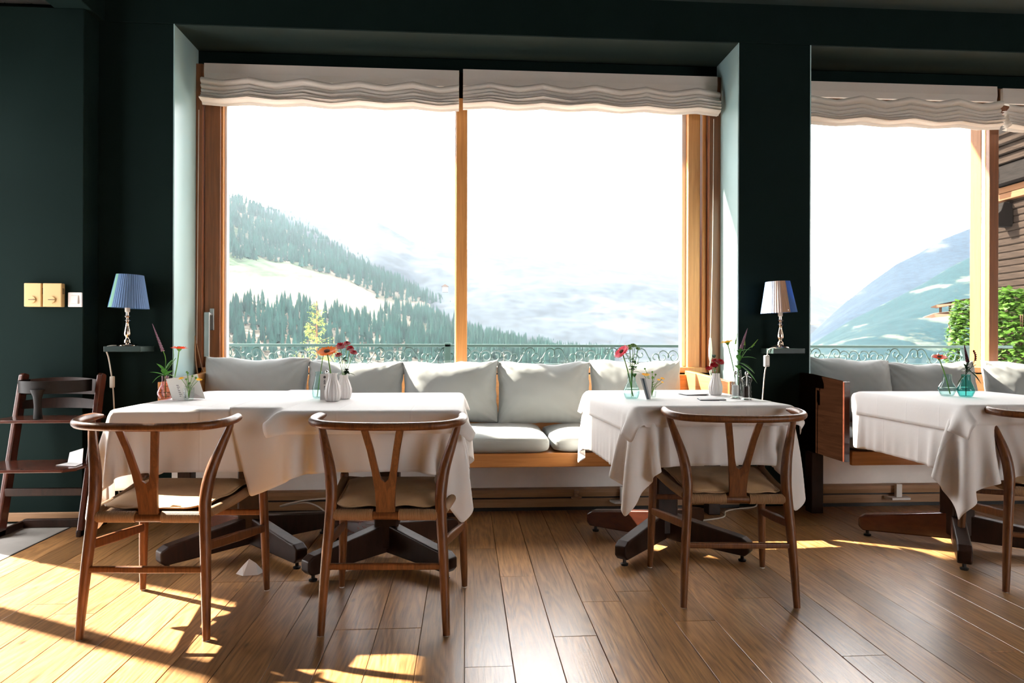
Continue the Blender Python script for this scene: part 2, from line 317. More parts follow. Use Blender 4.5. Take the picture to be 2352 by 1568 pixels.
# ------------------------------------------------------------------ mesh helpers
class MB:
    def __init__(s): s.v = []; s.f = []; s.uv = None
    def add(s, vs_, fs_):
        o = len(s.v); s.v += [tuple(p) for p in vs_]; s.f += [tuple(i + o for i in f) for f in fs_]; return s
    def box(s, x0, x1, y0, y1, z0, z1):
        p = [(x0, y0, z0), (x1, y0, z0), (x1, y1, z0), (x0, y1, z0), (x0, y0, z1), (x1, y0, z1), (x1, y1, z1), (x0, y1, z1)]
        return s.add(p, [(3, 2, 1, 0), (4, 5, 6, 7), (0, 1, 5, 4), (1, 2, 6, 5), (2, 3, 7, 6), (3, 0, 4, 7)])
    def prism(s, poly, a, b, axis='x'):
        """poly: 2D outline swept along an axis from a to b"""
        n = len(poly)
        def P(t, q):
            return {'x': (t, q[0], q[1]), 'y': (q[0], t, q[1]), 'z': (q[0], q[1], t)}[axis]
        vs_ = [P(a, q) for q in poly] + [P(b, q) for q in poly]
        fs_ = [tuple(range(n))[::-1], tuple(range(n, 2 * n))] + [(i, (i + 1) % n, n + (i + 1) % n, n + i) for i in range(n)]
        return s.add(vs_, fs_)
    def tube(s, path, rad, sides=10, closed=False, flat=1.0, cap=True):
        """round bar along a path; rad number or list; flat squashes it across"""
        P = [Vector(p) for p in path]; n = len(P)
        rr = rad if hasattr(rad, '__len__') else [rad] * n
        T = []
        for i in range(n):
            a = P[(i - 1) % n] if (closed or i > 0) else P[i]; b = P[(i + 1) % n] if (closed or i < n - 1) else P[i]
            T.append((b - a).normalized())
        up = Vector((0, 0, 1)) if abs(T[0].z) < .9 else Vector((0, 1, 0))
        u = T[0].cross(up).normalized(); vs_ = []
        for i in range(n):
            if i:
                u = (u - T[i] * u.dot(T[i])).normalized()
            w = T[i].cross(u)
            for k in range(sides):
                a = 2 * math.pi * k / sides
                vs_.append(P[i] + u * (math.cos(a) * rr[i]) + w * (math.sin(a) * rr[i] * flat))
        fs_ = []
        for i in range(n if closed else n - 1):
            j = (i + 1) % n
            for k in range(sides):
                l = (k + 1) % sides
                fs_.append((i * sides + k, j * sides + k, j * sides + l, i * sides + l)[::-1])
        if cap and not closed:
            fs_.append(tuple(range(sides))[::-1][::-1]); fs_.append(tuple(range((n - 1) * sides, n * sides))[::-1])
        return s.add(vs_, fs_)
    def lathe(s, prof, n=24, c=(0, 0, 0), ribs=0, ribd=0):
        vs_ = []
        for (r, z) in prof:
            for k in range(n):
                a = 2 * math.pi * k / n
                q = r * (1 + ribd * math.cos(ribs * a)) if ribs else r
                vs_.append((c[0] + q * math.cos(a), c[1] + q * math.sin(a), c[2] + z))
        fs_ = []
        for i in range(len(prof) - 1):
            for k in range(n):
                l = (k + 1) % n
                fs_.append((i * n + k, i * n + l, (i + 1) * n + l, (i + 1) * n + k))
        if prof[0][0] > 1e-5: fs_.append(tuple(range(n))[::-1])
        if prof[-1][0] > 1e-5: fs_.append(tuple(range((len(prof) - 1) * n, len(prof) * n)))
        return s.add(vs_, fs_)
    def grid(s, G, close_u=False):
        """G: array (n, m, 3)"""
        n, m = G.shape[:2]
        fs_ = [(i * m + j, (i + 1) * m + j, (i + 1) * m + j + 1, i * m + j + 1) for i in range(n - 1) for j in range(m - 1)]
        return s.add(G.reshape(-1, 3).tolist(), fs_)

def spline(pts, n=24):
    """Catmull-Rom through the points"""
    P = [Vector(p) for p in pts]; P = [P[0] * 2 - P[1]] + P + [P[-1] * 2 - P[-2]]
    out = []; seg = len(P) - 3
    for k in range(n + 1):
        t = k / n * seg; i = min(int(t), seg - 1); t -= i
        a, b, c, d = P[i:i + 4]
        out.append(.5 * ((2 * b) + (c - a) * t + (2 * a - 5 * b + 4 * c - d) * t * t + (3 * b - a - 3 * c + d) * t ** 3))
    return out

def lerp(a, b, t): return a + (b - a) * t
def ramp(vals, n): return [float(np.interp(k / n, np.linspace(0, 1, len(vals)), vals)) for k in range(n + 1)]

def link(name, me, parent=None):
    o = bpy.data.objects.new(name, me); COL.objects.link(o)
    if parent is not None: o.parent = parent
    return o

def obj(name, mb, mat, parent=None, smooth=None, bevel=0, loc=None, kind=None, uv=None, subsurf=0, segs=2):
    me = bpy.data.meshes.new(name); me.from_pydata(mb.v, [], mb.f); me.materials.append(mat if not isinstance(mat, str) else MAT[mat])
    if uv is not None:
        l = me.uv_layers.new(name='uv'); vi = np.empty(len(me.loops), dtype=np.int32); me.loops.foreach_get('vertex_index', vi)
        l.data.foreach_set('uv', np.asarray(uv, dtype=np.float32)[vi].ravel())
    bm = bmesh.new(); bm.from_mesh(me); bmesh.ops.recalc_face_normals(bm, faces=bm.faces); bm.to_mesh(me); bm.free()
    if smooth is not None:
        me.shade_smooth(); me.set_sharp_from_angle(angle=R(smooth))
    o = link(name, me, parent)
    if loc is not None: o.location = loc
    if bevel:
        b = o.modifiers.new('bevel', 'BEVEL'); b.width = bevel; b.segments = segs; b.limit_method = 'ANGLE'; b.angle_limit = R(35); b.harden_normals = False
    if subsurf:
        m = o.modifiers.new('subsurf', 'SUBSURF'); m.levels = subsurf; m.render_levels = subsurf
    if kind: o['kind'] = kind
    return o

def tag(o, label, cat, group=None):
    o['label'] = label; o['category'] = cat
    if group: o['group'] = group
    return o

def thing(name, label, cat, loc=(0, 0, 0), rotz=0, group=None):
    o = link(name, None); o.location = loc; o.rotation_euler = (0, 0, rotz)
    return tag(o, label, cat, group)

def struct(name, mb, mat, **kw):
    o = obj(name, mb, mat, **kw); o['kind'] = 'structure'; return o

KIDS = {}
def dup(root, loc, rotz, label, group=None, rename=None):
    """copy a thing with its parts and their sub-parts"""
    r = root.copy(); COL.objects.link(r); r.location = loc; r.rotation_euler = (0, 0, rotz); r['label'] = label
    if group: r['group'] = group
    if root.name not in KIDS:
        KIDS[root.name] = [(c, [g for g in bpy.data.objects if g.parent == c]) for c in bpy.data.objects if c.parent == root]
    for c, gs in KIDS[root.name]:
        d = c.copy(); COL.objects.link(d); d.parent = r
        for g in gs:
            e = g.copy(); COL.objects.link(e); e.parent = d
    return r

def tube_uv(path, sides):
    """u = length along the bar in metres"""
    L = [0.]
    for a, b in zip(path[:-1], path[1:]): L.append(L[-1] + (Vector(b) - Vector(a)).length)
    return [(l, k / sides) for l in L for k in range(sides)]

# a direction on the horizon seen from the room: pixel column/row of the photograph -> point at distance Y (used for the far landscape)
def bearing(px, py, Y):
    u = (px - 1176) / 1568; v = (784 - py) / 1568; a = R(3.9)
    dx = u * math.cos(a) + math.sin(a); dy = -u * math.sin(a) + math.cos(a)
    return Vector((dx / dy * Y, Y, 1 + v / dy * Y))

# ------------------------------------------------------------------ small cloth solver
def relax(P, rest, W, iters, pressure=None):
    pass

class Sheet:
    """grid of points held by stretch, shear and bend links, settled with position based dynamics"""
    def __init__(s, P, bend=.25):
        s.P = P.astype(np.float64); s.V = np.zeros_like(s.P); n, m = P.shape[:2]; s.C = []
        def mk(ia, ja, ib, jb, stiff):
            a = (ia, ja); b = (ib, jb)
            if s.P[a].size == 0 or s.P[b].size == 0: return
            s.C.append((a, b, np.linalg.norm(s.P[a] - s.P[b], axis=-1, keepdims=True), stiff))
        S = slice
        I = np.arange(n); J = np.arange(m)
        for k in (0, 1):
            i = I[k:n - 1:2]; mk(np.ix_(i, J)[0], np.ix_(i, J)[1], np.ix_(i + 1, J)[0], np.ix_(i + 1, J)[1], 1.0)
            j = J[k:m - 1:2]; mk(np.ix_(I, j)[0], np.ix_(I, j)[1], np.ix_(I, j + 1)[0], np.ix_(I, j + 1)[1], 1.0)
        for k in (0, 1):
            i = I[k:n - 1:2]
            mk(*np.ix_(i, J[:-1]), *np.ix_(i + 1, J[1:]), .6)
            mk(*np.ix_(i, J[1:]), *np.ix_(i + 1, J[:-1]), .6)
        for k in (0, 2):
            i = I[:n - 2]; i = i[(i % 4 == k) | (i % 4 == k + 1)]; mk(*np.ix_(i, J), *np.ix_(i + 2, J), bend)
            j = J[:m - 2]; j = j[(j % 4 == k) | (j % 4 == k + 1)]; mk(*np.ix_(I, j), *np.ix_(I, j + 2), bend)
    def solve(s, Q):
        for a, b, r, st in s.C:
            d = Q[b] - Q[a]; l = np.sqrt((d * d).sum(-1, keepdims=True)) + 1e-9
            c = d * ((l - r) / l * (.5 * st))
            Q[a] += c; Q[b] -= c

def drape(x0, x1, y0, y1, z, boxes, h=.022, steps=120, iters=8, off=.004, seed=0, wind=.0, bend=.06):
    nx = int(round((x1 - x0) / h)) + 1; ny = int(round((y1 - y0) / h)) + 1
    X, Y = np.meshgrid(np.linspace(x0, x1, nx), np.linspace(y0, y1, ny), indexing='ij')
    r = np.random.RandomState(seed)
    P = np.stack([X, Y, np.full_like(X, z + off)], -1)
    sh = Sheet(P, bend)
    sh.P += r.normal(0, .0006, sh.P.shape) * np.array([1, 1, .3])
    o_ = boxes[0]; lie = (X > o_[0] + .002) & (X < o_[1] - .002) & (Y > o_[2] + .002) & (Y < o_[3] - .002)     # held by friction on its own table
    flat = sh.P[lie].copy(); flat[:, 2] = o_[4] + off
    dt = 1 / 60
    for k in range(steps):
        sh.V[..., 2] -= 9.8 * dt; sh.V *= .965
        Q = sh.P + sh.V * dt
        for _ in range(iters):
            sh.solve(Q); Q[lie] = flat
            for (bx0, bx1, by0, by1, bt) in boxes:
                e = off
                pen = np.stack([bt + e - Q[..., 2], Q[..., 0] - (bx0 - e), (bx1 + e) - Q[..., 0], Q[..., 1] - (by0 - e), (by1 + e) - Q[..., 1]], -1)
                inside = (pen > 0).all(-1) & (Q[..., 2] > bt - .5)
                if not inside.any(): continue
                w = pen.argmin(-1)
                top = inside & ((w == 0) | (pen[..., 0] < .02))
                Q[..., 2] = np.where(top, bt + e, Q[..., 2])
                fr = np.where(top[..., None], .97, 0)
                Q[..., :2] += (sh.P[..., :2] - Q[..., :2]) * fr
                ins2 = inside & ~top
                Q[..., 0] = np.where(ins2 & (w == 1), bx0 - e, Q[..., 0]); Q[..., 0] = np.where(ins2 & (w == 2), bx1 + e, Q[..., 0])
                Q[..., 1] = np.where(ins2 & (w == 3), by0 - e, Q[..., 1]); Q[..., 1] = np.where(ins2 & (w == 4), by1 + e, Q[..., 1])
        sh.V = (Q - sh.P) / dt
        sp = np.linalg.norm(sh.V, axis=-1, keepdims=True); sh.V *= np.minimum(1, 3 / (sp + 1e-9))
        sh.P = Q
    uv = np.stack(np.meshgrid(np.linspace(0, 1, nx), np.linspace(0, 1, ny), indexing='ij'), -1).reshape(-1, 2)
    return sh.P, uv

def pillow(w, h, seed, p=1.0, nx=60, ny=42):
    """plump pillow lying in x,z with y as thickness: drawn-out corners, gathers along the seams, creases running in from the corners"""
    out = []
    for sg in (-1, 1):
        P = np.zeros((nx, ny, 3))
        for i in range(nx):
            for j in range(ny):
                u = math.sin(math.pi / 2 * (2 * i / (nx - 1) - 1)); v = math.sin(math.pi / 2 * (2 * j / (ny - 1) - 1))
                ed = min(1 - abs(u), 1 - abs(v))
                T = .105 * p * ((1 - abs(u) ** 2.6) ** .5) * ((1 - abs(v) ** 2.4) ** .5) * (1.0 if v < 0 else 1 - .10 * v)
                x_ = w / 2 * u * (1 - .045 * math.cos(math.pi / 2 * v)); z_ = h / 2 * v * (1 - .075 * math.cos(math.pi / 2 * u))
                z_ += mnoise.noise(Vector((u * 2.1, seed * 1.3, 4))) * .014 * max(0, v) ** 2 + mnoise.noise(Vector((u * 7, seed * 2.3, 9))) * .005 * abs(v) ** 3
                x_ += mnoise.noise(Vector((v * 5, seed * 3.3, 2))) * .006 * abs(u) ** 3
                al = (x_ if (1 - abs(v)) < (1 - abs(u)) else z_)
                gather = mnoise.noise(Vector((al * 34, seed * 5.1 + (3 if v > 0 else 8), sg))) * .0085 * math.exp(-ed / .16) * min(1, ed / .03)
                cu, cv = u - math.copysign(1.06, u), v - math.copysign(1.06, v)
                ang = math.atan2(cv * h, cu * w); dist = math.hypot(cu * w / 2, cv * h / 2)
                crease = mnoise.noise(Vector((ang * 8.5, seed * 2.9 + (5 if u > 0 else 0) + (11 if v > 0 else 0), dist * 3))) * .017 * math.exp(-dist / .13) * min(1, ed / .05)
                soft = mnoise.fractal(Vector((x_ * 5, z_ * 5, seed * 1.7 + sg)), .9, 2.2, 3) * .007
                P[i, j] = (x_, sg * max(.0, T + (gather + crease + soft) * (T > .01)), z_)
        out.append(P)
    return out

def pillow_mb(w, h, seed, p=1.0):
    A, B = pillow(w, h, seed, p)
    mb = MB(); mb.grid(A); mb.grid(B[::-1]); return mb

def weld(o, d=.0008):
    bm = bmesh.new(); bm.from_mesh(o.data); bmesh.ops.remove_doubles(bm, verts=bm.verts, dist=d); bmesh.ops.recalc_face_normals(bm, faces=bm.faces); bm.to_mesh(o.data); bm.free()
    o.data.shade_smooth()

# ================================================================== THE ROOM
XL, XR, YB = -2.9, 6.2, -4.2
FY = 4.05      # face of the pillars
NB = 4.42      # back of the window niches
sub = MB().box(XL, XR, YB, 4.55, -.08, -.0125)
floor = struct('floor', sub, wood('subfloor_oak', (.10, .045, .016), (.40, .20, .08), (55, 2.6, 55), .35, .2))
def plank_mesh(L):
    w = .149; t = .0125; c = .0012; m = MB()
    x0, x1 = .0008, w
    vs_ = []
    for z, i in ((-t, 0), (-c, 0), (0, c)):
        vs_ += [(x0 + i, i, z), (x1 - i, i, z), (x1 - i, L - .0012 - i, z), (x0 + i, L - .0012 - i, z)]
    fs_ = [(8, 9, 10, 11)]
    for k in (0, 4):
        for a in range(4):
            b = (a + 1) % 4; fs_.append((k + a, k + b, k + 4 + b, k + 4 + a))
    return m.add(vs_, fs_)
PM = {}
def plank(x, y, L):
    L = round(L, 2)
    if L not in PM:
        o = obj('plank', plank_mesh(L), 'floor', floor); PM[L] = o.data
    else:
        o = link('plank', PM[L], floor)
    o.location = (x, y, 0); o.rotation_euler = (0, R(prng.uniform(-.3, .3)), 0)
col = 0; prng = random.Random(3); x = -2.1
prng = random.Random(3)
while x < XR - .1:
    y = .30 + prng.choice([-.0, .3, .5, .8, 1.1]); first = True
    if y > .31: plank(x, .30, y - .30)
    while y < FY - .02:
        L = min(prng.choice([1.2, 1.5, 1.8, 2.1]), 4.05 - y)
        if 4.05 - y - L < .25: L = 4.05 - y
        plank(x, y, L); y += L
    x += .15
obj('stone_slab', MB().box(XL, -2.106, .3, 4.05, -.0125, -.001), 'stone', floor)
obj('joint_strip', MB().box(-2.106, -2.098, .3, 3.9, -.0125, .002), 'joint', floor)
obj('rear_boards', MB().box(XL, XR, YB, .3, -.0125, -.0005), wood('rear_floor_oak', (.10, .045, .016), (.40, .20, .08), (55, 2.6, 55), .35, .2), floor)

# window wall: projecting left section, pillars, header, right end
wb = MB()
wb.box(XL - .2, -2.095, 3.9, 4.6, 0, 2.82)
wb.box(-2.095, -1.676, FY, 4.6, 0, 2.82)
wb.box(1.652, 2.106, FY, 4.6, 0, 2.82)
wb.box(5.25, XR, FY, 4.6, 0, 2.82)
wb.box(XL - .2, XR, FY, 4.6, 2.82, 3.2)
struct('wall_back', wb, 'wall', bevel=.004)
# niche linings: sky light put into the pale reveal colour, soffits kept dark
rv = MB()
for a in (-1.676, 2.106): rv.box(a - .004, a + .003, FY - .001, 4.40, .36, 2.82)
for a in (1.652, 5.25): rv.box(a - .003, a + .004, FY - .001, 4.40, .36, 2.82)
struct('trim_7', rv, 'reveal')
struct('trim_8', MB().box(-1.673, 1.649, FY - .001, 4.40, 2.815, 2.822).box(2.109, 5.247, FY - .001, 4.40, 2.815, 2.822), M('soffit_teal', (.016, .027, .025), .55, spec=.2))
# niche soffits behind the head line
struct('trim_1', MB().box(-1.676, 1.652, NB + .0, 4.6, 2.70, 2.82).box(2.106, 5.25, NB, 4.6, 2.70, 2.82), 'wall')
lw = MB()
lw.box(XL - .2, XL, YB, 2.72, 0, 3.2); lw.box(XL - .2, XL, 2.72, 3.9, 2.46, 3.2); lw.box(XL - .2, XL, 3.86, 3.9, 0, 2.46)
struct('wall_left', lw, 'wall')
rw = MB(); rw.box(XR, XR + .2, -3.2, 4.6, 0, 3.2).box(XR, XR + .2, YB, -3.2, 0, .2).box(XR, XR + .2, YB, -3.2, 3.0, 3.2)
struct('wall_right', rw, 'cream')
bwm = MB().box(XL - .2, 4.25, YB - .2, YB, 0, 3.2).box(4.25, XR + .2, YB - .2, YB, 0, .2).box(4.25, XR + .2, YB - .2, YB, 3.0, 3.2)
struct('wall_front', bwm, 'cream')
w3 = link('fill_window', None); w3['kind'] = 'structure'          # unseen corner window added far behind the viewer as fill light
for x_ in (4.3, 5.3): obj('window_post', MB().box(x_ - .05, x_ + .05, YB - .14, YB - .06, .2, 3.0), 'jamb', w3)
obj('window_post', MB().box(XR - .02, XR + .12, YB - .14, YB, .2, 3.0), 'jamb', w3)
obj('window_post', MB().box(XR + .06, XR + .14, -3.3, -3.2, .2, 3.0), 'jamb', w3)
obj('pane', MB().box(4.35, XR, YB - .103, YB - .097, .2, 3.0), 'glass_pane', w3); obj('pane', MB().box(XR + .097, XR + .103, YB, -3.3, .2, 3.0), 'glass_pane', w3)
struct('ceiling', MB().box(-2.16, XR + .2, .9, 4.2, 3.06, 3.2), 'ceil')
struct('ceiling.002', MB().box(-2.16, XR + .2, YB - .2, .9, 3.06, 3.2), 'ceil_white')  # unseen rear ceiling, made white to bounce fill light
cw = struct('ceiling_bay', MB().box(XL - .2, -2.16, YB - .2, 4.2, 2.925, 3.2), 'ceil')
cw.name = 'ceiling.001'
for k in range(5):
    xb = -2.89 + k * .146
    obj('ceiling_board', MB().box(xb, xb + .142, 1.2, 4.04, 2.90, 2.925), 'ceil_white', cw, bevel=.003)
struct('trim_2', MB().box(-2.255, -2.06, YB, FY, 2.82, 3.06), 'wall', bevel=.004)       # beam running to the window wall

# parapets in the niches, panel and skirtings under the benches
struct('wall_parapet', MB().box(-1.676, 1.652, 4.36, 4.6, 0, .80).box(2.106, 5.25, 4.36, 4.6, 0, .80), 'wall')
for k, (a, b) in enumerate(((-1.676, 1.652), (2.106, 5.25))):
    struct('wall_bench_base' if k == 0 else 'wall_bench_base.001', MB().box(a, b, 4.03, 4.08, .135, .36), 'white', bevel=.003)
    s1 = MB().prism([(3.995, .085), (4.03, .078), (4.08, .078), (4.08, .135), (4.03, .135), (4.0, .128), (3.992, .11)], a, b, 'x')
    struct('trim_%d' % (3 + k), s1, 'trimw', smooth=30)
    struct('baseboard_back' if k == 0 else 'baseboard_right', MB().box(a, b, 4.01, 4.08, .022, .072), 'trimw', bevel=.003)
    struct('trim_%d' % (5 + k), MB().box(a, b, 4.02, 4.08, 0, .022).box(a, b, 4.02, 4.08, .072, .078), 'black')
struct('baseboard_left', MB().box(XL, -2.095, 3.885, 3.9, .012, .06), 'trimw', bevel=.003)

# ------------------------------------------------------------------ window bays
def frame_bar(name, x0, x1, y0, y1, z0, z1, mat, parent, bev=.004):
    return obj(name, MB().box(x0, x1, y0, y1, z0, z1), mat, parent, bevel=bev)

w1 = link('window_1', None); w1['kind'] = 'structure'
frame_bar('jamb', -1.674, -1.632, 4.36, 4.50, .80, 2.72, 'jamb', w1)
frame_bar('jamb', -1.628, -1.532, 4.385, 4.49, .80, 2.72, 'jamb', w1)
frame_bar('sash_edge', -1.532, -1.520, 4.40, 4.49, .80, 2.72, 'pine', w1, .002)
frame_bar('gasket', -1.520, -1.506, 4.425, 4.47, .84, 2.72, 'frame_white', w1, .001)
frame_bar('mullion', -.062, .010, 4.38, 4.52, .80, 2.72, 'pine', w1)
frame_bar('gasket', -.070, -.062, 4.42, 4.50, .84, 2.72, 'frame_white', w1, .001)
frame_bar('gasket', 1.425, 1.452, 4.43, 4.49, .84, 2.72, 'frame_white', w1, .001)
frame_bar('jamb', 1.452, 1.532, 4.38, 4.50, .80, 2.72, 'pine', w1)
frame_bar('jamb', 1.545, 1.570, 4.37, 4.50, .80, 2.72, 'pine', w1)
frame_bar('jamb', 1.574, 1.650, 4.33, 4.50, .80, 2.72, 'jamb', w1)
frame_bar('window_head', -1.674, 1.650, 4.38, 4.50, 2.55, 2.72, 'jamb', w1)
frame_bar('window_sill', -1.674, 1.650, 4.36, 4.60, .79, .835, 'pine', w1)
obj('pane', MB().box(-1.52, -.062, 4.452, 4.458, .83, 2.56), 'glass_pane', w1)
obj('pane', MB().box(.010, 1.452, 4.452, 4.458, .83, 2.56), 'glass_pane', w1)
hd = obj('window_handle', MB().box(-1.592, -1.566, 4.374, 4.388, 1.065, 1.20), 'steel', w1, bevel=.003)
hl = MB().tube([(-1.582, 4.378, 1.165), (-1.582, 4.335, 1.165)], .010, 10)
hl.prism([(-1.607, 4.322), (-1.575, 4.322), (-1.575, 4.337), (-1.607, 4.337)], .90, 1.175, 'z')
obj('lever', hl, 'steel', hd, bevel=.003)

w2 = link('window_2', None); w2['kind'] = 'structure'
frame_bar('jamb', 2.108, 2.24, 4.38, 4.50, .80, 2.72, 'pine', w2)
frame_bar('mullion', 3.528, 3.594, 4.38, 4.415, .80, 2.72, 'jamb', w2)
frame_bar('sash_edge', 3.528, 3.594, 4.415, 4.428, .80, 2.72, 'pine', w2, .002)
frame_bar('gasket', 3.532, 3.594, 4.428, 4.458, .80, 2.72, 'frame_white', w2, .001)
frame_bar('mullion', 3.528, 3.594, 4.458, 4.56, .80, 2.72, 'pine_dimmed', w2)
frame_bar('jamb', 5.12, 5.25, 4.38, 4.50, .80, 2.72, 'jamb', w2)
frame_bar('window_head', 2.108, 5.25, 4.38, 4.50, 2.55, 2.72, 'jamb', w2)
frame_bar('window_sill', 2.108, 5.25, 4.36, 4.60, .79, .835, 'pine', w2)
obj('pane', MB().box(2.24, 3.53, 4.44, 4.446, .83, 2.56), 'glass_pane', w2)
obj('pane', MB().box(3.594, 5.12, 4.44, 4.446, .83, 2.56), 'glass_pane', w2)
h2 = obj('window_handle', MB().box(2.185, 2.215, 4.366, 4.38, 1.04, 1.16), 'steel', w2, bevel=.003)
obj('lever', MB().tube([(2.2, 4.372, 1.125), (2.2, 4.335, 1.125)], .009, 10).box(2.19, 2.318, 4.322, 4.337, 1.115, 1.136), 'steel', h2, bevel=.003)

# glazed door in the left wall, outside the frame: it lets the low sun onto the floor
d1 = link('door_1', None); d1['kind'] = 'structure'
for (a, b, c, d) in ((2.72, 2.80, 0, 2.46), (3.80, 3.86, 0, 2.46), (2.80, 3.80, 0, .10), (2.80, 3.80, 2.40, 2.46), (2.80, 3.80, 1.90, 2.02), (3.27, 3.34, .10, 2.40)):
    frame_bar('door_frame', XL - .14, XL - .07, a, b, c, d, 'jamb', d1)
obj('pane', MB().box(XL - .108, XL - .102, 2.80, 3.80, .1, 2.4), 'glass_pane', d1)

# ------------------------------------------------------------------ roman blinds
def blind(x0, x1, yb, ztop, zbot, label, sag, ph, name='roman_blind'):
    t = thing(name, label, 'blind', ((x0 + x1) / 2, yb, ztop), 0, 'linen roman blinds')
    hw = (x1 - x0) / 2; H = ztop - zbot
    n = 72
    xs = np.linspace(-hw, hw, n + 1)
    cords = np.arange(-hw - .32 * ph, hw + .33, .33)
    def wave(xv):
        d = np.min(np.abs(xv[:, None] - cords[None]), 1) / .165
        return -np.clip(d, 0, 1) ** .8
    w = wave(xs)
    hb = MB(); sec = [(.012, 0), (-.010, 0), (-.013, -.06), (-.006, -.10), (.012, -.10)]
    hb.prism(sec, -hw, hw, 'x')
    obj('header', hb, 'blind', t)
    # folds: (z below top, height, depth)
    zf = [.080, .122, .149, .172, .193, .212, .23]
    hf = [.050, .036, .030, .028, .026, .024, .0]
    for k in range(6):
        prof = []
        dep = .055 + .006 * k if k else .070
        for a in np.linspace(0, 1, 9):
            ang = math.pi * (a * 1.12 - .06)
            prof.append((-dep * math.sin(ang) ** .8 if math.sin(ang) > 0 else 0, -hf[k] * 1.25 * (1 - math.cos(math.pi * a)) / 2))
        G = np.zeros((n + 1, len(prof), 3))
        jit = np.array([mnoise.noise(Vector((x_ * 2.2, k * 3.1, ph * 7))) for x_ in xs])
        for j, (py, pz) in enumerate(prof):
            G[:, j, 0] = xs; G[:, j, 1] = py * (1 + .35 * jit) ; G[:, j, 2] = -zf[k] * H / .27 + pz + w * sag * (1 - .08 * k) + jit * .004
        obj('fold', MB().grid(G), 'blind', t, smooth=80)
    # last flat hem
    G = np.zeros((n + 1, 5, 3))
    for j, a in enumerate(np.linspace(0, 1, 5)):
        G[:, j, 0] = xs; G[:, j, 1] = -.052 + .018 * a + .004 * np.sin(xs * 9 + ph); G[:, j, 2] = -.222 * H / .27 - a * (H - .222 * H / .27 - sag * .5) + w * sag * lerp(.8, .35, a)
    obj('hem', MB().grid(G), 'blind', t, smooth=80)
    return t
B1 = blind(-1.602, -.045, 4.31, 2.70, 2.425, 'off white roman blind gathered over the main window, the one beside its wooden handle jamb', .028, .15)
B2 = blind(-.020, 1.615, 4.31, 2.71, 2.445, 'off white roman blind gathered over the main window, the one next to the lamp pillar', .028, .5)
B3 = blind(2.120, 3.515, 4.31, 2.70, 2.395, 'off white roman blind gathered over the second window, before the mullion', .032, .7)
B4 = blind(3.555, 5.2, 4.31, 2.69, 2.385, 'off white roman blind at the far edge, in front of the log house', .032, .2)
pc = obj('pull_cord', MB().tube(spline([(0, 0, 0), (-.004, .0, -.8), (-.008, 0, -1.45)], 10), .0022, 6), 'cable', B1, loc=(-.83, .045, -.27)); 
obj('cord_tail', MB().tube(spline([(-.02, 0, -1.40), (-.012, -.01, -1.55), (.006, -.01, -1.68), (.0, -.005, -1.80)], 14), .005, 6).tube(spline([(-.014, 0, -1.43), (.012, 0, -1.55), (.03, 0, -1.62)], 8), .003, 6), 'trimw', pc)
pc2 = obj('pull_cord', MB().tube(spline([(0, 0, 0), (-.005, 0, -.8), (-.018, 0, -1.42)], 10), .0022, 6), 'cable', B2, loc=(.798, .0, -.27))
obj('cord_knot', MB().lathe([(0, .05), (.006, .045), (.009, .01), (.012, -.03), (.011, -.07), (.005, -.10), (0, -.105)], 12, (-.018, 0, -1.46)).tube(spline([(-.018, 0, -1.55), (-.012, 0, -1.64), (-.018, 0, -1.72)], 8), .0025, 6).tube(spline([(-.016, 0, -1.55), (-.022, 0, -1.62), (-.008, 0, -1.70)], 8), .0025, 6), 'cable', pc2, smooth=60)

# ------------------------------------------------------------------ benches
def bench(x0, x1, yf, label, panels, side_mat='bench_side'):
    t = thing('window_bench', label, 'bench', ((x0 + x1) / 2, 3.95, 0)); cx_, cy_ = (x0 + x1) / 2, 3.95
    def L(mb): mb.v = [(p[0] - cx_, p[1] - cy_, p[2]) for p in mb.v]; return mb
    obj('front_rail', L(MB().box(x0, x1, yf + .02, yf + .045, .327, .402)), 'bench', t, bevel=.004)
    obj('seat_board', L(MB().box(x0, x1, yf + .045, 4.22, .375, .402)), 'bench', t, bevel=.003)
    obj('back_panel', L(MB().prism([(4.20, .36), (4.225, .36), (4.335, .79), (4.31, .79)], x0, x1, 'x')), 'bench', t, bevel=.003)
    for px in panels:
        ye = 4.045 if 1.66 < px < 2.11 else 4.34      # the second bench's panel stops at the pillar
        poly = [(yf - .02, .355), (ye, .355), (ye, .815), (ye - .12, .812), (yf - .02, .787)]
        obj('end_panel', L(MB().prism(poly, px - .016, px + .016, 'x')), side_mat, t, bevel=.004)
        obj('front_edge', L(MB().box(px - .016, px + .016, yf - .034, yf - .019, .355, .788)), side_mat if side_mat == 'bench_side' else 'mahog', t, bevel=.002)
        obj('leg', L(MB().box(px - .03, px + .04, 3.86, 3.94, 0, .355)), 'dark', t, bevel=.004)
    obj('leg', L(MB().box(cx_ - .04, cx_ + .04, 3.90, 3.98, 0, .375)), 'dark', t, bevel=.004)
    return t
bench(-1.545, 1.425, 3.62, 'long honey coloured wooden bench with grey cushions under the main window', (-1.545, 1.435))
bench(2.112, 5.2, 3.58, 'wooden bench with an end panel coloured to look shaded under the second window', (2.052,), 'panel_shaded')

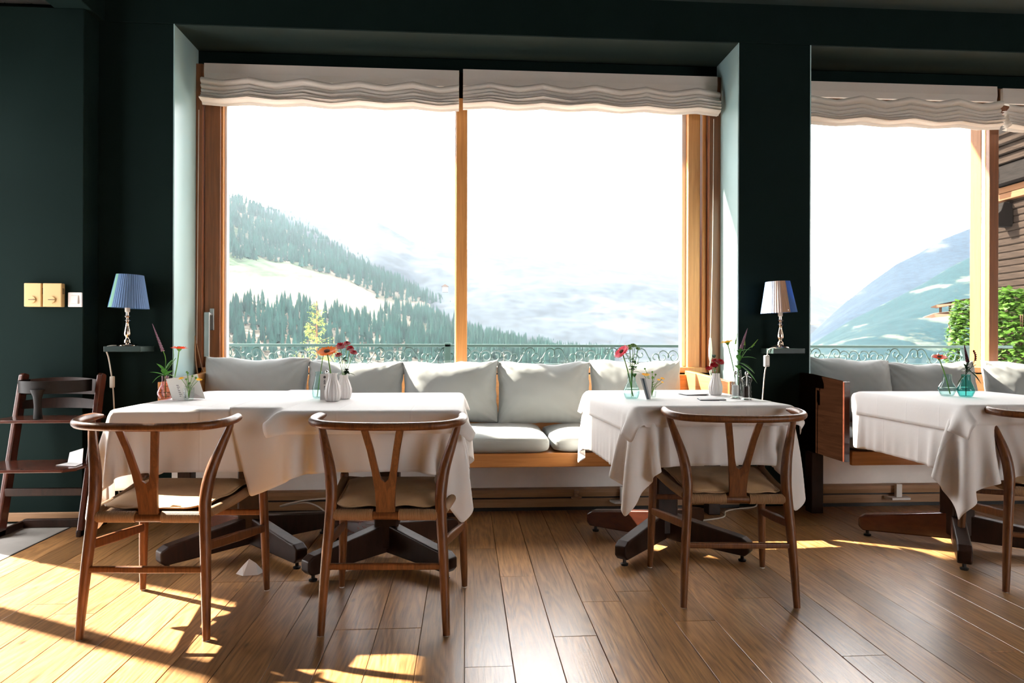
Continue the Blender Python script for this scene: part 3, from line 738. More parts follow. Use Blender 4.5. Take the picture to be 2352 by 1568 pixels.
def seat_cushion(x0, x1, y0, y1, z0, z1, label, seed):
    w, d, h = x1 - x0, y1 - y0, z1 - z0
    n, m, k = 30, 24, 8
    bm = bmesh.new(); bmesh.ops.create_cube(bm, size=2.0); bmesh.ops.subdivide_edges(bm, edges=bm.edges, cuts=13, use_grid_fill=True)
    r = random.Random(seed); o1 = Vector((r.uniform(0, 50), 0, 0))
    for v in bm.verts:
        p = v.co.copy()
        e = .72
        q = Vector([math.copysign(abs(c) ** 1, c) for c in p])
        # rounded box
        rr = Vector((w / 2, d / 2, h / 2)); rad = min(.045, h * .45)
        c = Vector([max(-(rr[i] - rad), min(rr[i] - rad, q[i] * rr[i])) for i in range(3)])
        dvec = Vector([q[i] * rr[i] for i in range(3)]) - c
        if dvec.length > 1e-6: pt = c + dvec.normalized() * rad
        else: pt = c
        puff = (1 - (p.x ** 4)) * (1 - (p.y ** 4))
        nn = mnoise.fractal(Vector((pt.x * 5, pt.y * 5, p.z)) + o1, .8, 2, 4)
        wr = mnoise.noise(Vector((pt.x * 14 + pt.y * 9, pt.y * 4, 3)) + o1) * .004 * (1 - abs(p.x) * .4)
        if p.z > 0: pt.z += .018 * puff * p.z + nn * .006 * p.z + wr * p.z
        else: pt.z = max(pt.z, -h / 2)
        pt.y += mnoise.noise(Vector((pt.x * 4, 0, 5)) + o1) * .008
        v.co = pt
    me = bpy.data.meshes.new('seat_cushion'); bm.to_mesh(me); bm.free(); me.materials.append(MAT['cush']); me.shade_smooth()
    o = link('seat_cushion', me); o.location = ((x0 + x1) / 2, (y0 + y1) / 2, (z0 + z1) / 2)
    o.modifiers.new('subsurf', 'SUBSURF').render_levels = 1
    pts = []
    for a in np.linspace(0, 2 * math.pi, 64, endpoint=False):
        ca, sa = math.cos(a), math.sin(a); s_ = 1 / max(abs(ca), abs(sa))
        px, py = ca * s_, sa * s_; px = math.copysign(min(abs(px), 1) ** 1, px)
        cut = .985 if abs(abs(px) - abs(py)) > .15 else .955
        pts.append((px * (w / 2 - .003) * cut, py * (d / 2 - .003) * cut, h / 2 - .030 + .004 * math.sin(a * 5 + seed)))
    obj('piping', MB().tube(pts, .0045, 6, closed=True), 'cush', o, smooth=60)
    return tag(o, label, 'cushion', 'bench seat cushions')
seat_cushion(-1.52, -.90, 3.625, 4.20, .402, .492, 'grey bench seat cushion hidden behind the corner table near the shelf lamp', 1)
seat_cushion(-.895, -.235, 3.625, 4.20, .402, .492, 'grey bench seat cushion behind the middle table', 2)
seat_cushion(-.23, .455, 3.61, 4.20, .402, .497, 'wide grey seat cushion on the bench in the open gap between the tables', 3)
seat_cushion(.468, 1.41, 3.625, 4.20, .402, .495, 'grey seat cushion on the bench partly covered by the cloth of the table with mills', 4)
seat_cushion(2.115, 2.78, 3.60, 4.20, .402, .492, 'grey seat cushion on the second bench next to its shade-coloured end panel', 5)
seat_cushion(2.79, 3.7, 3.60, 4.20, .402, .492, 'grey seat cushion on the second bench behind the teal vases', 6)
seat_cushion(3.71, 5.15, 3.60, 4.20, .402, .492, 'grey seat cushion at the far end of the second bench', 7)

PIL = [pillow_mb(.62, .40, 11, 1.0), pillow_mb(.60, .42, 23, .9), pillow_mb(.62, .41, 37, 1.15)]
PILME = []
for k, mb in enumerate(PIL):
    o = obj('back_cushion', mb, 'cush'); weld(o); o.modifiers.new('subsurf', 'SUBSURF').render_levels = 1; PILME.append(o)
used = set()
def back_cushion(xc, z, w, h, k, lean, label, roty=0, yc=4.13, flip=1):
    if k in used:
        o = PILME[k].copy(); COL.objects.link(o)
    else:
        o = PILME[k]; used.add(k)
    bw, bh = ((.62, .40), (.60, .42), (.62, .41))[k]
    o.scale = (flip * w / bw, 1.0, h / bh)
    o.location = (xc, yc, z); o.rotation_euler = (R(-lean), R(roty), 0)
    return tag(o, label, 'cushion', 'grey back cushions')
back_cushion(-1.235, .700, .61, .415, 0, 12, 'grey back cushion in the corner of the main bench beside the window handle')
back_cushion(-.655, .690, .575, .39, 1, 13, 'grey back cushion on the main bench behind the vase of orange and red blooms', 1)
back_cushion(-.088, .692, .575, .385, 2, 12, 'grey back cushion below the window mullion', -1)
back_cushion(.477, .688, .575, .39, 1, 14, 'plump grey back cushion fully seen in the gap between the tables', 0, 4.12, -1)
back_cushion(1.045, .695, .575, .395, 0, 13, 'grey back cushion at the sunlit end of the main bench behind the pink gerbera', 1, 4.13, -1)
back_cushion(2.40, .70, .56, .42, 2, 16, 'creased grey back cushion on the second bench against its end panel', 3, 4.12, -1)
back_cushion(2.955, .69, .60, .385, 1, 12, 'grey back cushion on the second bench behind the red gerbera', -1)
back_cushion(3.60, .69, .62, .39, 0, 12, 'grey back cushion on the second bench in front of the window mullion', 1, 4.12)
back_cushion(4.25, .69, .62, .39, 2, 12, 'grey back cushion on the second bench beyond the frame edge', 0, 4.12)

# ------------------------------------------------------------------ tables and cloths
TABZ = .735
def table(cx_, cy_, w, l, rot, label, base_off=.18, sk=0):
    t = thing('dining_table', label, 'table', (cx_, cy_, 0), R(rot), 'pedestal dining tables')
    obj('tabletop', MB().box(-w / 2 + .03, w / 2 - .03, -l / 2 + .03, l / 2 - .03, TABZ - .034, TABZ - .007), 'dark', t, bevel=.003)
    cyb = base_off
    obj('column', MB().box(-.055, .055, cyb - .055, cyb + .055, .06, TABZ - .06), 'dark', t, bevel=.012, segs=3)
    obj('top_bracket', MB().box(-.22, .22, cyb - .03, cyb + .03, TABZ - .07, TABZ - .034).box(-.03, .03, cyb - .30, cyb + .22, TABZ - .07, TABZ - .034), 'dark', t, bevel=.004)
    for a in (45, 135, 225, 315):
        a = R(a + sk)
        L = .43
        poly = [(.0, .04), (L - .02, .03), (L, .05), (L, .092), (L - .03, .112), (.05, .165), (0, .17)]
        mb = MB().prism([(q[0], q[1]) for q in poly], -.029, .029, 'y')
        c, s_ = math.cos(a), math.sin(a)
        mb.v = [(p[0] * c - p[1] * s_, cyb + p[0] * s_ + p[1] * c, p[2]) for p in mb.v]
        f = obj('foot', mb, 'mahog' if abs(math.degrees(a) - 135) < 25 else 'dark', t, bevel=.007, segs=3)
        obj('glide', MB().lathe([(0, 0), (.016, 0), (.018, .008), (.008, .012), (.008, .034)], 12, (.39 * c, cyb + .39 * s_, 0)), 'black', f)
    return t
T1 = (-1.012, 3.155, .648, .98, 0)
T2 = (-.355, 2.99, .645, .86, 0)
T3 = (.985, 3.125, .665, .86, 2.5)
T4 = (2.41, 3.075, .69, .76, 0)
table(*T1, 'corner dining table under a long white cloth beside the high chair')
table(*T2, 'dining table under white cloths in front of the chair whose back faces the room squarely')
table(*T3, 'dining table under white cloths carrying the salt and pepper mills')
table(*T4, 'dining table under white cloths holding the teal vases', .12, 12)

def cloth(name, P, uv, label, group, loc, rot, mat='linen'):
    mb = MB().grid(P)
    o = obj(name, mb, mat, uv=uv, smooth=180, loc=(0, 0, 0))
    o.location = loc; o.rotation_euler = (0, 0, R(rot))
    m = o.modifiers.new('subsurf', 'SUBSURF'); m.levels = 1; m.render_levels = 1
    m = o.modifiers.new('solidify', 'SOLIDIFY'); m.thickness = .0012; m.offset = 0
    return tag(o, label, 'tablecloth', group)
def tbox(T, rel=(0, 0), grow=0, z=TABZ):
    cx_, cy_, w, l = T[:4]
    return (cx_ - rel[0] - w / 2 - grow, cx_ - rel[0] + w / 2 + grow, cy_ - rel[1] - l / 2 - grow, cy_ - rel[1] + l / 2 + grow, z)
# corner table: cloth ends under its neighbour's cloth
b1 = [tbox(T1, T1[:2], .008), (T2[0] - T1[0] - T2[2] / 2, T2[0] - T1[0] + T2[2] / 2, T2[1] - T1[1] - T2[3] / 2 + .03, T2[1] - T1[1] + T2[3] / 2, TABZ)]
P, uv = drape(-T1[2] / 2 - .31, T1[2] / 2 + .01, -T1[3] / 2 - .225, T1[3] / 2 + .10, TABZ, b1, seed=4)
cloth('tablecloth', P, uv, 'white cloth on the corner table beside the high chair, hanging smooth in front', 'white tablecloths', (T1[0], T1[1], 0), 0)
b2 = [tbox(T2, T2[:2], .008), (T1[0] - T2[0] - T1[2] / 2, T1[0] - T2[0] + T1[2] / 2, T1[1] - T2[1] - T1[3] / 2 - .012, T1[1] - T2[1] + T1[3] / 2, TABZ + .008)]
P, uv = drape(-T2[2] / 2 - .22, T2[2] / 2 + .27, -T2[3] / 2 - .215, T2[3] / 2 + .16, TABZ, b2, seed=5)
cloth('tablecloth', P, uv, 'white cloth on the middle table, its corner fold lapping over the corner table', 'white tablecloths', (T2[0], T2[1], 0), 0)
b3 = [tbox(T3, T3[:2], .008)]
P, uv = drape(-T3[2] / 2 - .27, T3[2] / 2 + .27, -T3[3] / 2 - .228, T3[3] / 2 + .18, TABZ, b3, seed=6)
cloth('tablecloth', P, uv, 'long white cloth on the table with the salt and pepper mills', 'white tablecloths', (T3[0], T3[1], 0), T3[4])
b4 = [tbox(T4, T4[:2], .008)]
P, uv = drape(-T4[2] / 2 - .27, T4[2] / 2 + .27, -T4[3] / 2 - .28, T4[3] / 2 + .05, TABZ, b4, seed=7)
cloth('tablecloth', P, uv, 'long white cloth on the table with the teal vases by the second window', 'white tablecloths', (T4[0], T4[1], 0), T4[4])
for T, dx, dy, a, b, lab, sd in ((T2, .02, .0, .085, .105, 'short white top cloth over the middle table', 15), (T3, -.015, .0, .10, .095, 'short white top cloth over the table with the salt and pepper mills', 16), (T4, -.02, .0, .11, .10, 'short white top cloth over the table with the teal vases', 17)):
    P, uv = drape(dx - T[2] / 2 - a, dx + T[2] / 2 + a, dy - T[3] / 2 - b, dy + T[3] / 2 + (.07 if T is not T4 else .03), TABZ + .004, [tbox(T, T[:2], .020, TABZ + .006)], h=.028, seed=sd, steps=100, off=.003)
    cloth('top_cloth', P, uv, lab, 'white top cloths', (T[0], T[1], 0), T[4])
TZ = TABZ + .0105      # what stands on top cloths
TZ1 = TABZ + .0065

# ------------------------------------------------------------------ wishbone chairs
def make_chair(label):
    t = thing('wishbone_chair', label, 'chair', (0, 0, 0), 0, 'wishbone chairs')
    for s in (-1, 1):
        pth = spline([(s * .2135, -.228, .0), (s * .204, -.212, .20), (s * .191, -.192, .40), (s * .189, -.182, .47), (s * .199, -.165, .55), (s * .222, -.140, .63), (s * .240, -.118, .69), (s * .2435, -.112, .712)], 28)
        lg = obj('rear_leg', MB().tube(pth, ramp([.0125, .0165, .0185, .0200, .0205, .0185, .015, .0125, .0115], 28), 12), 'chair', t, smooth=60)
        obj('foot_glide', MB().lathe([(0, 0), (.011, 0), (.012, .004), (.011, .007)], 10, (s * .2135, -.228, -.001)), 'plate', lg)
        pth = [(s * lerp(.249, .236, k / 12), lerp(.228, .214, k / 12), lerp(0.004, .462, k / 12)) for k in range(13)]
        rad = ramp([.0115, .0145, .0165, .0172, .0172, .0170], 12)
        pth += [(s * .2358, .2138, .468), (s * .2357, .2137, .472)]; rad += [.0145, .006]
        lg = obj('front_leg', MB().tube(pth, rad, 12), 'chair', t, smooth=60)
        obj('foot_glide', MB().lathe([(0, 0), (.010, 0), (.011, .004), (.010, .007)], 10, (s * .249, .228, -.001)), 'plate', lg)
    # bow back rail
    pts = [(-.247, -.045, .728), (-.2575, -.09, .727), (-.2605, -.14, .724), (-.248, -.195, .720), (-.205, -.238, .716), (-.12, -.262, .714), (0, -.268, .713),
           (.12, -.262, .714), (.205, -.238, .716), (.248, -.195, .720), (.2605, -.14, .724), (.2575, -.09, .727), (.247, -.045, .728)]
    p = spline(pts, 60)
    rad = ramp([.006, .0155, .0165, .0165, .0160, .0155, .0150, .0150, .0150, .0150, .0155, .0160, .0165, .0165, .0155, .006], 60)
    obj('back_rail', MB().tube(p, rad, 14, flat=.92), 'chair', t, smooth=60)
    # Y splat: outline in x,z swept through a small thickness and bent back
    out = [(-.034, .385), (-.033, .44), (-.036, .49), (-.043, .55), (-.056, .63), (-.071, .70), (-.046, .70), (-.032, .63), (-.020, .56), (-.012, .527), (0, .517),
           (.012, .527), (.020, .56), (.032, .63), (.046, .70), (.071, .70), (.056, .63), (.043, .55), (.036, .49), (.033, .44), (.034, .385)]
    def ys(z): return lerp(-.188, -.264, (z - .385) / .315) + .012 * math.sin(math.pi * (z - .385) / .315)
    n = len(out); th = .0065
    sp = MB()
    vs_ = [(q[0], ys(q[1]) - th, q[1]) for q in out] + [(q[0], ys(q[1]) + th, q[1]) for q in out]
    fs_ = [(i, (i + 1) % n, n + (i + 1) % n, n + i) for i in range(n)]
    # strips of faces: left arm, right arm, stem
    q = [(0, 1, 19, 20), (1, 2, 18, 19), (2, 3, 9, 10), (2, 10, 18), (18, 10, 11, 17), (3, 4, 8, 9)[0:4], (4, 5, 6, 7), (4, 7, 8), (17, 11, 12, 16), (16, 12, 13), (16, 13, 14, 15)]
    q = [(0, 1, 19, 20), (1, 2, 18, 19), (2, 10, 18), (2, 3, 9, 10), (3, 8, 9), (3, 4, 7, 8), (4, 5, 6, 7), (18, 10, 11, 17), (17, 11, 12), (17, 12, 13, 16), (16, 13, 14, 15)]
    fs_ += q + [tuple(i + n for i in f[::-1]) for f in q]
    obj('splat', sp.add(vs_, fs_), 'chair', t, bevel=.003)
    # seat rails and paper cord
    obj('rear_rail', MB().tube([(-.19, -.190, .398), (.19, -.190, .398)], .0125, 12, flat=1.25), 'chair', t, smooth=60)
    for s in (-1, 1):
        pa = [Vector((s * lerp(.045, .183, k / 8), -.190, .400)) for k in range(9)]
        obj('cord_wrap', MB().tube(pa, .0165, 12, flat=1.2), 'cord', t, smooth=60, uv=tube_uv(pa, 12))
        pa = [Vector((s * lerp(.196, .236, k / 10), lerp(-.180, .205, k / 10), lerp(.412, .440, k / 10) - .008 * math.sin(math.pi * k / 10))) for k in range(11)]
        obj('cord_wrap', MB().tube(pa, .0165, 12), 'cord', t, smooth=60, uv=tube_uv(pa, 12))
    pa = [Vector((lerp(-.228, .228, k / 12), .212, .438 - .010 * math.sin(math.pi * k / 12))) for k in range(13)]
    obj('cord_wrap', MB().tube(pa, .0165, 12), 'cord', t, smooth=60, uv=tube_uv(pa, 12))
    G = np.zeros((13, 13, 3)); G2 = []
    for i in range(13):
        for j in range(13):
            v = j / 12; hw = lerp(.193, .232, v); G[i, j] = (lerp(-hw, hw, i / 12), lerp(-.185, .208, v), lerp(.412, .446, v) - .022 * math.sin(math.pi * i / 12) * math.sin(math.pi * v) - .004)
            u = abs(i / 12 - .5); w_ = abs(v - .5); G2.append((max(u, w_) * .4, 0))
    obj('woven_seat', MB().grid(G), 'cord', t, smooth=80, uv=G2)
    # stretchers
    def bar(name, a, b, h0, h1, w):
        a, b = Vector(a), Vector(b); d = (b - a).normalized(); sd = d.cross(Vector((0, 0, 1))).normalized() * w
        vs_ = []
        for tt in (0, .5, 1):
            p_ = a.lerp(b, tt); h = lerp(h0, h1, tt) / 2 * (1.15 if tt == .5 else 1)
            vs_ += [p_ - sd - Vector((0, 0, h)), p_ + sd - Vector((0, 0, h)), p_ + sd + Vector((0, 0, h)), p_ - sd + Vector((0, 0, h))]
        fs_ = [(0, 1, 2, 3), (8, 11, 10, 9)]
        for k in (0, 4):
            for e in range(4):
                f = (e + 1) % 4; fs_.append((k + e, k + 4 + e, k + 4 + f, k + f))
        obj(name, MB().add(vs_, fs_), 'chair', t, bevel=.006, segs=3)
    for s in (-1, 1):
        bar('side_stretcher', (s * .200, -.202, .305), (s * .2415, .221, .252), .034, .030, .0085)
    bar('rear_stretcher', (-.203, -.210, .228), (.203, -.210, .228), .021, .021, .0085)
    bar('front_stretcher', (-.240, .219, .315), (.240, .219, .315), .022, .022, .0085)
    return t

CH = [(-1.056, 2.586, -4.2), (-.262, 2.572, -3.2), (1.052, 2.735, -4.0), (2.452, 2.732, -22)]
lab = ['brown wishbone chair in front of the corner table, beside the high chair', 'brown wishbone chair in front of the middle table, squarely seen from behind',
       'brown wishbone chair in front of the table with the salt and pepper mills', 'brown wishbone chair cut off by the frame, at the table with teal vases']
ch0 = make_chair(lab[0]); ch0.location = (CH[0][0], CH[0][1], 0.001); ch0.rotation_euler = (0, 0, R(CH[0][2]))
for k in (1, 2, 3):
    dup(ch0, (CH[k][0], CH[k][1], .001), R(CH[k][2]), lab[k])

def seat_pad(k, label, seed, curl):
    r = random.Random(seed); n, m = 30, 26
    off = Vector((seed * 3.7, 0, 0))
    top = np.zeros((n, m, 3)); bot = np.zeros((n, m, 3))
    for i in range(n):
        for j in range(m):
            u = i / (n - 1) * 2 - 1; v = j / (m - 1) * 2 - 1
            uu, vv = u, v
            hw = lerp(.176, .205, (v + 1) / 2)
            x_ = uu * hw * (1 - .03 * (1 - abs(u)) ) ; y_ = lerp(-.172, .190, (vv + 1) / 2) 
            rnd = max(0, abs(u) - .85) / .15 * max(0, abs(v) - .85) / .15
            x_ -= math.copysign(.012 * rnd, u); y_ -= math.copysign(.012 * rnd, v)
            e = max(abs(u), abs(v)); edge = max(0, (e - .86) / .14)
            zb = lerp(.424, .449, (v + 1) / 2)
            wob = mnoise.noise(Vector((x_ * 16, y_ * 16, 1)) + off) * .007 * edge
            wob += curl * edge * max(0, -v) * (abs(u)) * .5
            thick = .017 * (1 - abs(u) ** 7) * (1 - abs(v) ** 7) + .003
            wr = mnoise.noise(Vector((x_ * 11, y_ * 11, 4)) + off) * .0025 * (.3 + edge)
            yw = mnoise.noise(Vector((x_ * 20, y_ * 20, 7)) + off) * .005 * edge
            top[i, j] = (x_, y_ + yw, zb + thick + wob + wr); bot[i, j] = (x_, y_ + yw, zb + wob * .9 - .001)
    mb = MB().grid(top); mb.grid(bot[::-1])
    rim = [tuple(top[i, 0]) for i in range(n)] + [tuple(top[n - 1, j]) for j in range(1, m)] + [tuple(top[i, m - 1]) for i in range(n - 2, -1, -1)] + [tuple(top[0, j]) for j in range(m - 2, 0, -1)]
    o = obj('seat_pad', mb, 'leather'); weld(o, .0035)
    rim = [(p[0], p[1], p[2] - .0015) for p in rim]
    obj('piping', MB().tube(rim, .0032, 6, closed=True), 'leather', o, smooth=60)
    o.location = (CH[k][0], CH[k][1], .001); o.rotation_euler = (0, 0, R(CH[k][2]))
    return tag(o, label, 'cushion', 'tan seat pads')
seat_pad(0, 'sunlit tan seat pad on the chair beside the high chair', 1, .008)
seat_pad(1, 'tan seat pad on the chair at the middle table', 2, -.002)
seat_pad(2, 'crumpled tan seat pad on the chair at the table with mills', 5, -.012)
seat_pad(3, 'tan seat pad on the cut off chair at the frame edge', 7, .004)

# ------------------------------------------------------------------ high chair
hc = thing('high_chair', 'dark brown wooden stepped high chair standing against the green wall', 'high chair', (-2.157, 3.65, 0))
def hcl(mb): mb.v = [((p[0] + 2.2525) * .86, p[1] - 3.65, p[2]) for p in mb.v]; return mb
for xs_ in (-2.485, -2.02):
    obj('upright', hcl(MB().prism([(3.60, .0), (3.665, .0), (3.855, .815), (3.815, .825), (3.795, .815)], xs_ - .014, xs_ + .014, 'x')), 'mahog', hc, bevel=.006, segs=3)
    obj('floor_rail', hcl(MB().box(xs_ - .014, xs_ + .014, 3.60, 3.87, 0, .035)), 'dark', hc, bevel=.006)
obj('cross_bar', hcl(MB().box(-2.475, -2.03, 3.80, 3.825, .0, .045)), 'dark', hc, bevel=.004)
obj('cross_bar', hcl(MB().box(-2.475, -2.03, 3.655, 3.675, .20, .24)), 'dark', hc, bevel=.004)
def board(name, z, y0, y1, x0, x1, th, mat='mahog'):
    poly = [(x0, y1), (x0, y0 + .05), (x0 + .05, y0), (x1 - .05, y0), (x1, y0 + .05), (x1, y1)]
    obj(name, hcl(MB().prism(poly, z - th, z, 'z')), mat, hc, bevel=.004)
board('seat', .600, 3.56, 3.80, -2.50, -1.975, .016)
board('footrest', .376, 3.43, 3.72, -2.52, -1.95, .016)
for z0, z1 in ((.71, .80), (.635, .69)):
    G = np.zeros((17, 2, 3)); G2 = np.zeros((17, 2, 3)); mb = MB()
    vs_ = []; N_ = 17
    for i in range(N_):
        u = i / 16 * 2 - 1; x_ = -2.2525 + u * .222; y_ = 3.795 + .055 * (1 - u * u) + (z0 - .7) * .1
        vs_ += [(x_, y_, z0), (x_, y_ + .012, z0), (x_, y_ + .012 + .01, z1 - .012 * u * u), (x_, y_ + .01, z1 - .012 * u * u)]
    fs_ = [(0, 1, 2, 3), tuple(4 * 16 + q for q in (3, 2, 1, 0))] + [(4 * i + e, 4 * i + 4 + e, 4 * i + 4 + (e + 1) % 4, 4 * i + (e + 1) % 4) for i in range(16) for e in range(4)]
    obj('backrest', hcl(mb.add(vs_, fs_)), 'dark', hc, smooth=40)
# plastic baby guard: curved hoop with a post down to the seat
vs_ = []; N_ = 21
for i in range(N_):
    a = math.pi * i / 20; x_ = -2.2525 - .185 * math.cos(a); y_ = 3.80 - .20 * math.sin(a) ** .7
    zt = .792; zb = .73 - .0 * math.sin(a)
    vs_ += [(x_, y_, zb), (x_ * 1 + .0, y_ + .006, zb), (x_, y_ + .010, zt), (x_, y_ - .006, zt)]
fs_ = [(0, 1, 2, 3), tuple(4 * 20 + q for q in (3, 2, 1, 0))] + [(4 * i + e, 4 * i + 4 + e, 4 * i + 4 + (e + 1) % 4, 4 * i + (e + 1) % 4) for i in range(20) for e in range(4)]
mbg = MB().add(vs_, fs_)
mbg.tube(spline([(-2.2525, 3.604, .75), (-2.2525, 3.606, .69), (-2.2525, 3.61, .602)], 10), ramp([.045, .026, .022, .028], 10), 12, flat=.35)
gd = obj('baby_guard', hcl(mbg), 'plastic', hc, smooth=50, bevel=0)

# folded paper on the footrest
pap = MB()
pap.add([(0, 0, 0), (.11, -.03, 0), (.10, .05, .0), (.015, .075, .0), (.02, .085, .05), (.10, .06, .075)], [(0, 1, 2, 3), (3, 2, 5, 4)])
po = obj('folded_leaflet', pap, 'card', loc=(-2.03, 3.54, .378)); po.modifiers.new('solidify', 'SOLIDIFY').thickness = .0012
tag(po, 'folded white leaflet lying on the footrest of the high chair', 'leaflet')

# ------------------------------------------------------------------ wall fittings
def thermostat(x0, x1, label, grp):
    w = x1 - x0
    t = thing('thermostat', label, 'thermostat', ((x0 + x1) / 2, 3.9, 1.245), 0, grp)
    obj('housing', MB().box(-w / 2, w / 2, -.034, 0, -.064, .064), 'beige', t, bevel=.004)
    v = MB()
    for k in range(6): v.box(w / 2 - .0005, w / 2 + .0008, -.026, -.008, .006 + k * .0055, .009 + k * .0055)
    obj('vent', v, 'slot', t)
    d = MB().lathe([(0, 0), (.019, 0), (.018, .006), (0, .007)], 24); d.v = [(p[0], -.034 - p[2], p[1] - .026) for p in d.v]
    dl = obj('dial', d, 'beige', t, smooth=40)
    obj('dial_mark', MB().box(-.017, .017, -.0425, -.0405, -.0275, -.0245), 'slot', dl)
thermostat(-2.386, -2.296, 'beige wall thermostat of the pair, the one away from the light switch', 'beige thermostats')
thermostat(-2.288, -2.190, 'beige wall thermostat of the pair, the one next to the light switch', 'beige thermostats')
sw = thing('light_switch', 'white square light switch on the dark green wall', 'switch', (-2.134, 3.9, 1.222))
obj('frame_plate', MB().box(-.038, .038, -.009, 0, -.040, .040), 'swwhite', sw, bevel=.004)
rk = MB().add([(-.02, -.009, -.024), (.02, -.009, -.024), (.02, -.009, .024), (-.02, -.009, .024), (-.018, -.017, -.022), (.018, -.017, -.022), (.018, -.0115, .022), (-.018, -.0115, .022)],
              [(0, 1, 5, 4), (1, 2, 6, 5), (2, 3, 7, 6), (3, 0, 4, 7), (4, 5, 6, 7)])
obj('rocker', rk, 'plate', sw)

def shelf(x0, x1, label, zt):
    o = obj('wall_shelf', MB().box(x0, x1, 3.88, FY, zt - .030, zt), 'shelf', bevel=.003)
    return tag(o, label, 'shelf', 'small lamp shelves')
shelf(-1.978, -1.781, 'small green wall shelf under the lamp with painted mint light', .967)
shelf(1.797, 1.990, 'small green wall shelf on the pillar under the lamp with painted peach light', .963)

def lamp(x_, y_, z_, label, mat, tilt, rotz=0):
    t = thing('table_lamp', label, 'lamp', (x_, y_, z_), 0, 'shelf lamps with thread shades')
    t.rotation_euler = (0, 0, rotz)
    base = [(0, 0), (.051, 0), (.053, .004), (.050, .009), (.040, .013), (.034, .015), (.030, .018), (.020, .021), (.017, .028), (.018, .034), (.013, .040), (.009, .046), (.010, .050), (.0175, .062), (.0185, .072),
            (.016, .088), (.0105, .112), (.008, .128), (.0145, .136), (.020, .141), (.0145, .146), (.008, .150), (.007, .155), (.015, .163), (.017, .167), (.009, .172), (.008, .192), (0, .194)]
    obj('base', MB().lathe(base, 28), 'silver', t, smooth=50)
    obj('lamp_holder', MB().lathe([(.011, 0), (.013, .004), (.013, .045), (.010, .05), (0, .051)], 16, (0, 0, .19)), 'cable', t, smooth=50)
    N_ = 96; z0, z1 = .212, .398; r0, r1 = .102, .068
    def ring(r, z, inn=0):
        return [((r - inn + (.0011 if k % 2 else -.0011)) * math.cos(2 * math.pi * k / N_), (r - inn + (.0011 if k % 2 else -.0011)) * math.sin(2 * math.pi * k / N_), z) for k in range(N_)]
    vs_ = ring(r0, z0) + ring(lerp(r0, r1, .5), lerp(z0, z1, .5)) + ring(r1, z1) + ring(r1, z1, .003) + ring(r0, z0, .003)
    fs_ = [(a * N_ + k, a * N_ + (k + 1) % N_, ((a + 1) % 5) * N_ + (k + 1) % N_, ((a + 1) % 5) * N_ + k) for a in range(5) for k in range(N_)]
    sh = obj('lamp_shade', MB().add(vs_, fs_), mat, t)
    sh.rotation_euler = tilt
    obj('spider', MB().tube([(-.1, 0, .225), (.1, 0, .225)], .0015, 6).tube([(0, -.1, .225), (0, .1, .225)], .0015, 6), 'chrome', t)
    return t
lamp(-1.880, 3.942, .967, 'silver lamp with a blue thread shade and painted mint light, on the shelf above the high chair', 'shade1', (0, R(2.0), 0))
lamp(1.868, 3.942, .963, 'silver table lamp with a blue thread shade and painted peach light on the window pillar', 'shade2', (0, R(-2.5), 0))

c1 = obj('lamp_cable', MB().tube(spline([(-1.93, 3.95, .970), (-1.965, 3.93, .969), (-1.984, 3.92, .955), (-1.982, 3.945, .90), (-1.968, 3.95, .80), (-1.962, 3.955, .72), (-1.958, 3.96, .60), (-1.957, 3.965, .45), (-1.95, 3.98, .2), (-1.93, 4.0, .06)], 50), .0038, 8), 'cable', smooth=60)
tag(c1, 'cream lamp cable with inline switch hanging down behind the high chair', 'cable')
obj('inline_switch', MB().box(-1.976, -1.954, 3.940, 3.962, .735, .80), 'cable', c1, bevel=.005)
c2 = obj('lamp_cable', MB().tube(spline([(1.835, 3.93, .966), (1.795, 3.91, .962), (1.787, 3.93, .945), (1.786, 3.95, .86), (1.780, 3.96, .80), (1.765, 3.97, .55), (1.755, 3.99, .3), (1.74, 4.02, .05)], 40), .0038, 8), 'cable', smooth=60)
tag(c2, 'white lamp cable with a small plug box hanging from the pillar shelf', 'cable')
bx = obj('plug_box', MB().box(1.772, 1.802, 3.935, 3.960, .855, .922), 'plate', c2, bevel=.005)
obj('screw_dots', MB().box(1.778, 1.781, 3.9335, 3.936, .915, .918).box(1.785, 1.788, 3.9335, 3.936, .915, .918).box(1.792, 1.795, 3.9335, 3.936, .915, .918).box(1.778, 1.781, 3.9335, 3.936, .860, .863).box(1.785, 1.788, 3.9335, 3.936, .860, .863).box(1.792, 1.795, 3.9335, 3.936, .860, .863), 'slot', bx)

c3 = obj('floor_cable', MB().tube(spline([(1.18, 3.72, .005), (1.34, 3.74, .004), (1.47, 3.80, .004), (1.53, 3.92, .004), (1.62, 3.98, .004), (1.75, 4.02, .006), (1.78, 4.035, .05)], 40), .0042, 8), 'cable', smooth=60)
tag(c3, 'white cable snaking over the floor boards to the pillar foot', 'cable')
c4_ = obj('floor_cable', MB().tube(spline([(-1.16, 3.93, .030), (-1.0, 3.88, .012), (-.86, 3.90, .010), (-.80, 3.95, .03), (-.90, 3.975, .075), (-1.05, 3.955, .06), (-.92, 3.965, .090), (-.72, 3.965, .105), (-.60, 3.975, .11)], 50), .0045, 8), 'cable', smooth=60)
tag(c4_, 'looped white cable and plug at the skirting under the main bench', 'cable')
obj('plug', MB().tube([(-.66, 3.97, .108), (-.60, 3.975, .112), (-.56, 3.975, .114)], [.009, .015, .013], 10), 'cable', c4_, smooth=60)
pb = thing('pipe_bracket', 'small white metal bracket at the skirting behind the table with mills', 'bracket', (.93, 3.97, 0))
obj('post', MB().box(-.018, .018, -.012, .01, .06, .145), 'plate', pb, bevel=.002)
obj('foot_plate', MB().prism([(-.075, .03), (-.055, -.03), (.06, -.03), (.075, .03)], .052, .066, 'z'), 'plate', pb, bevel=.002)
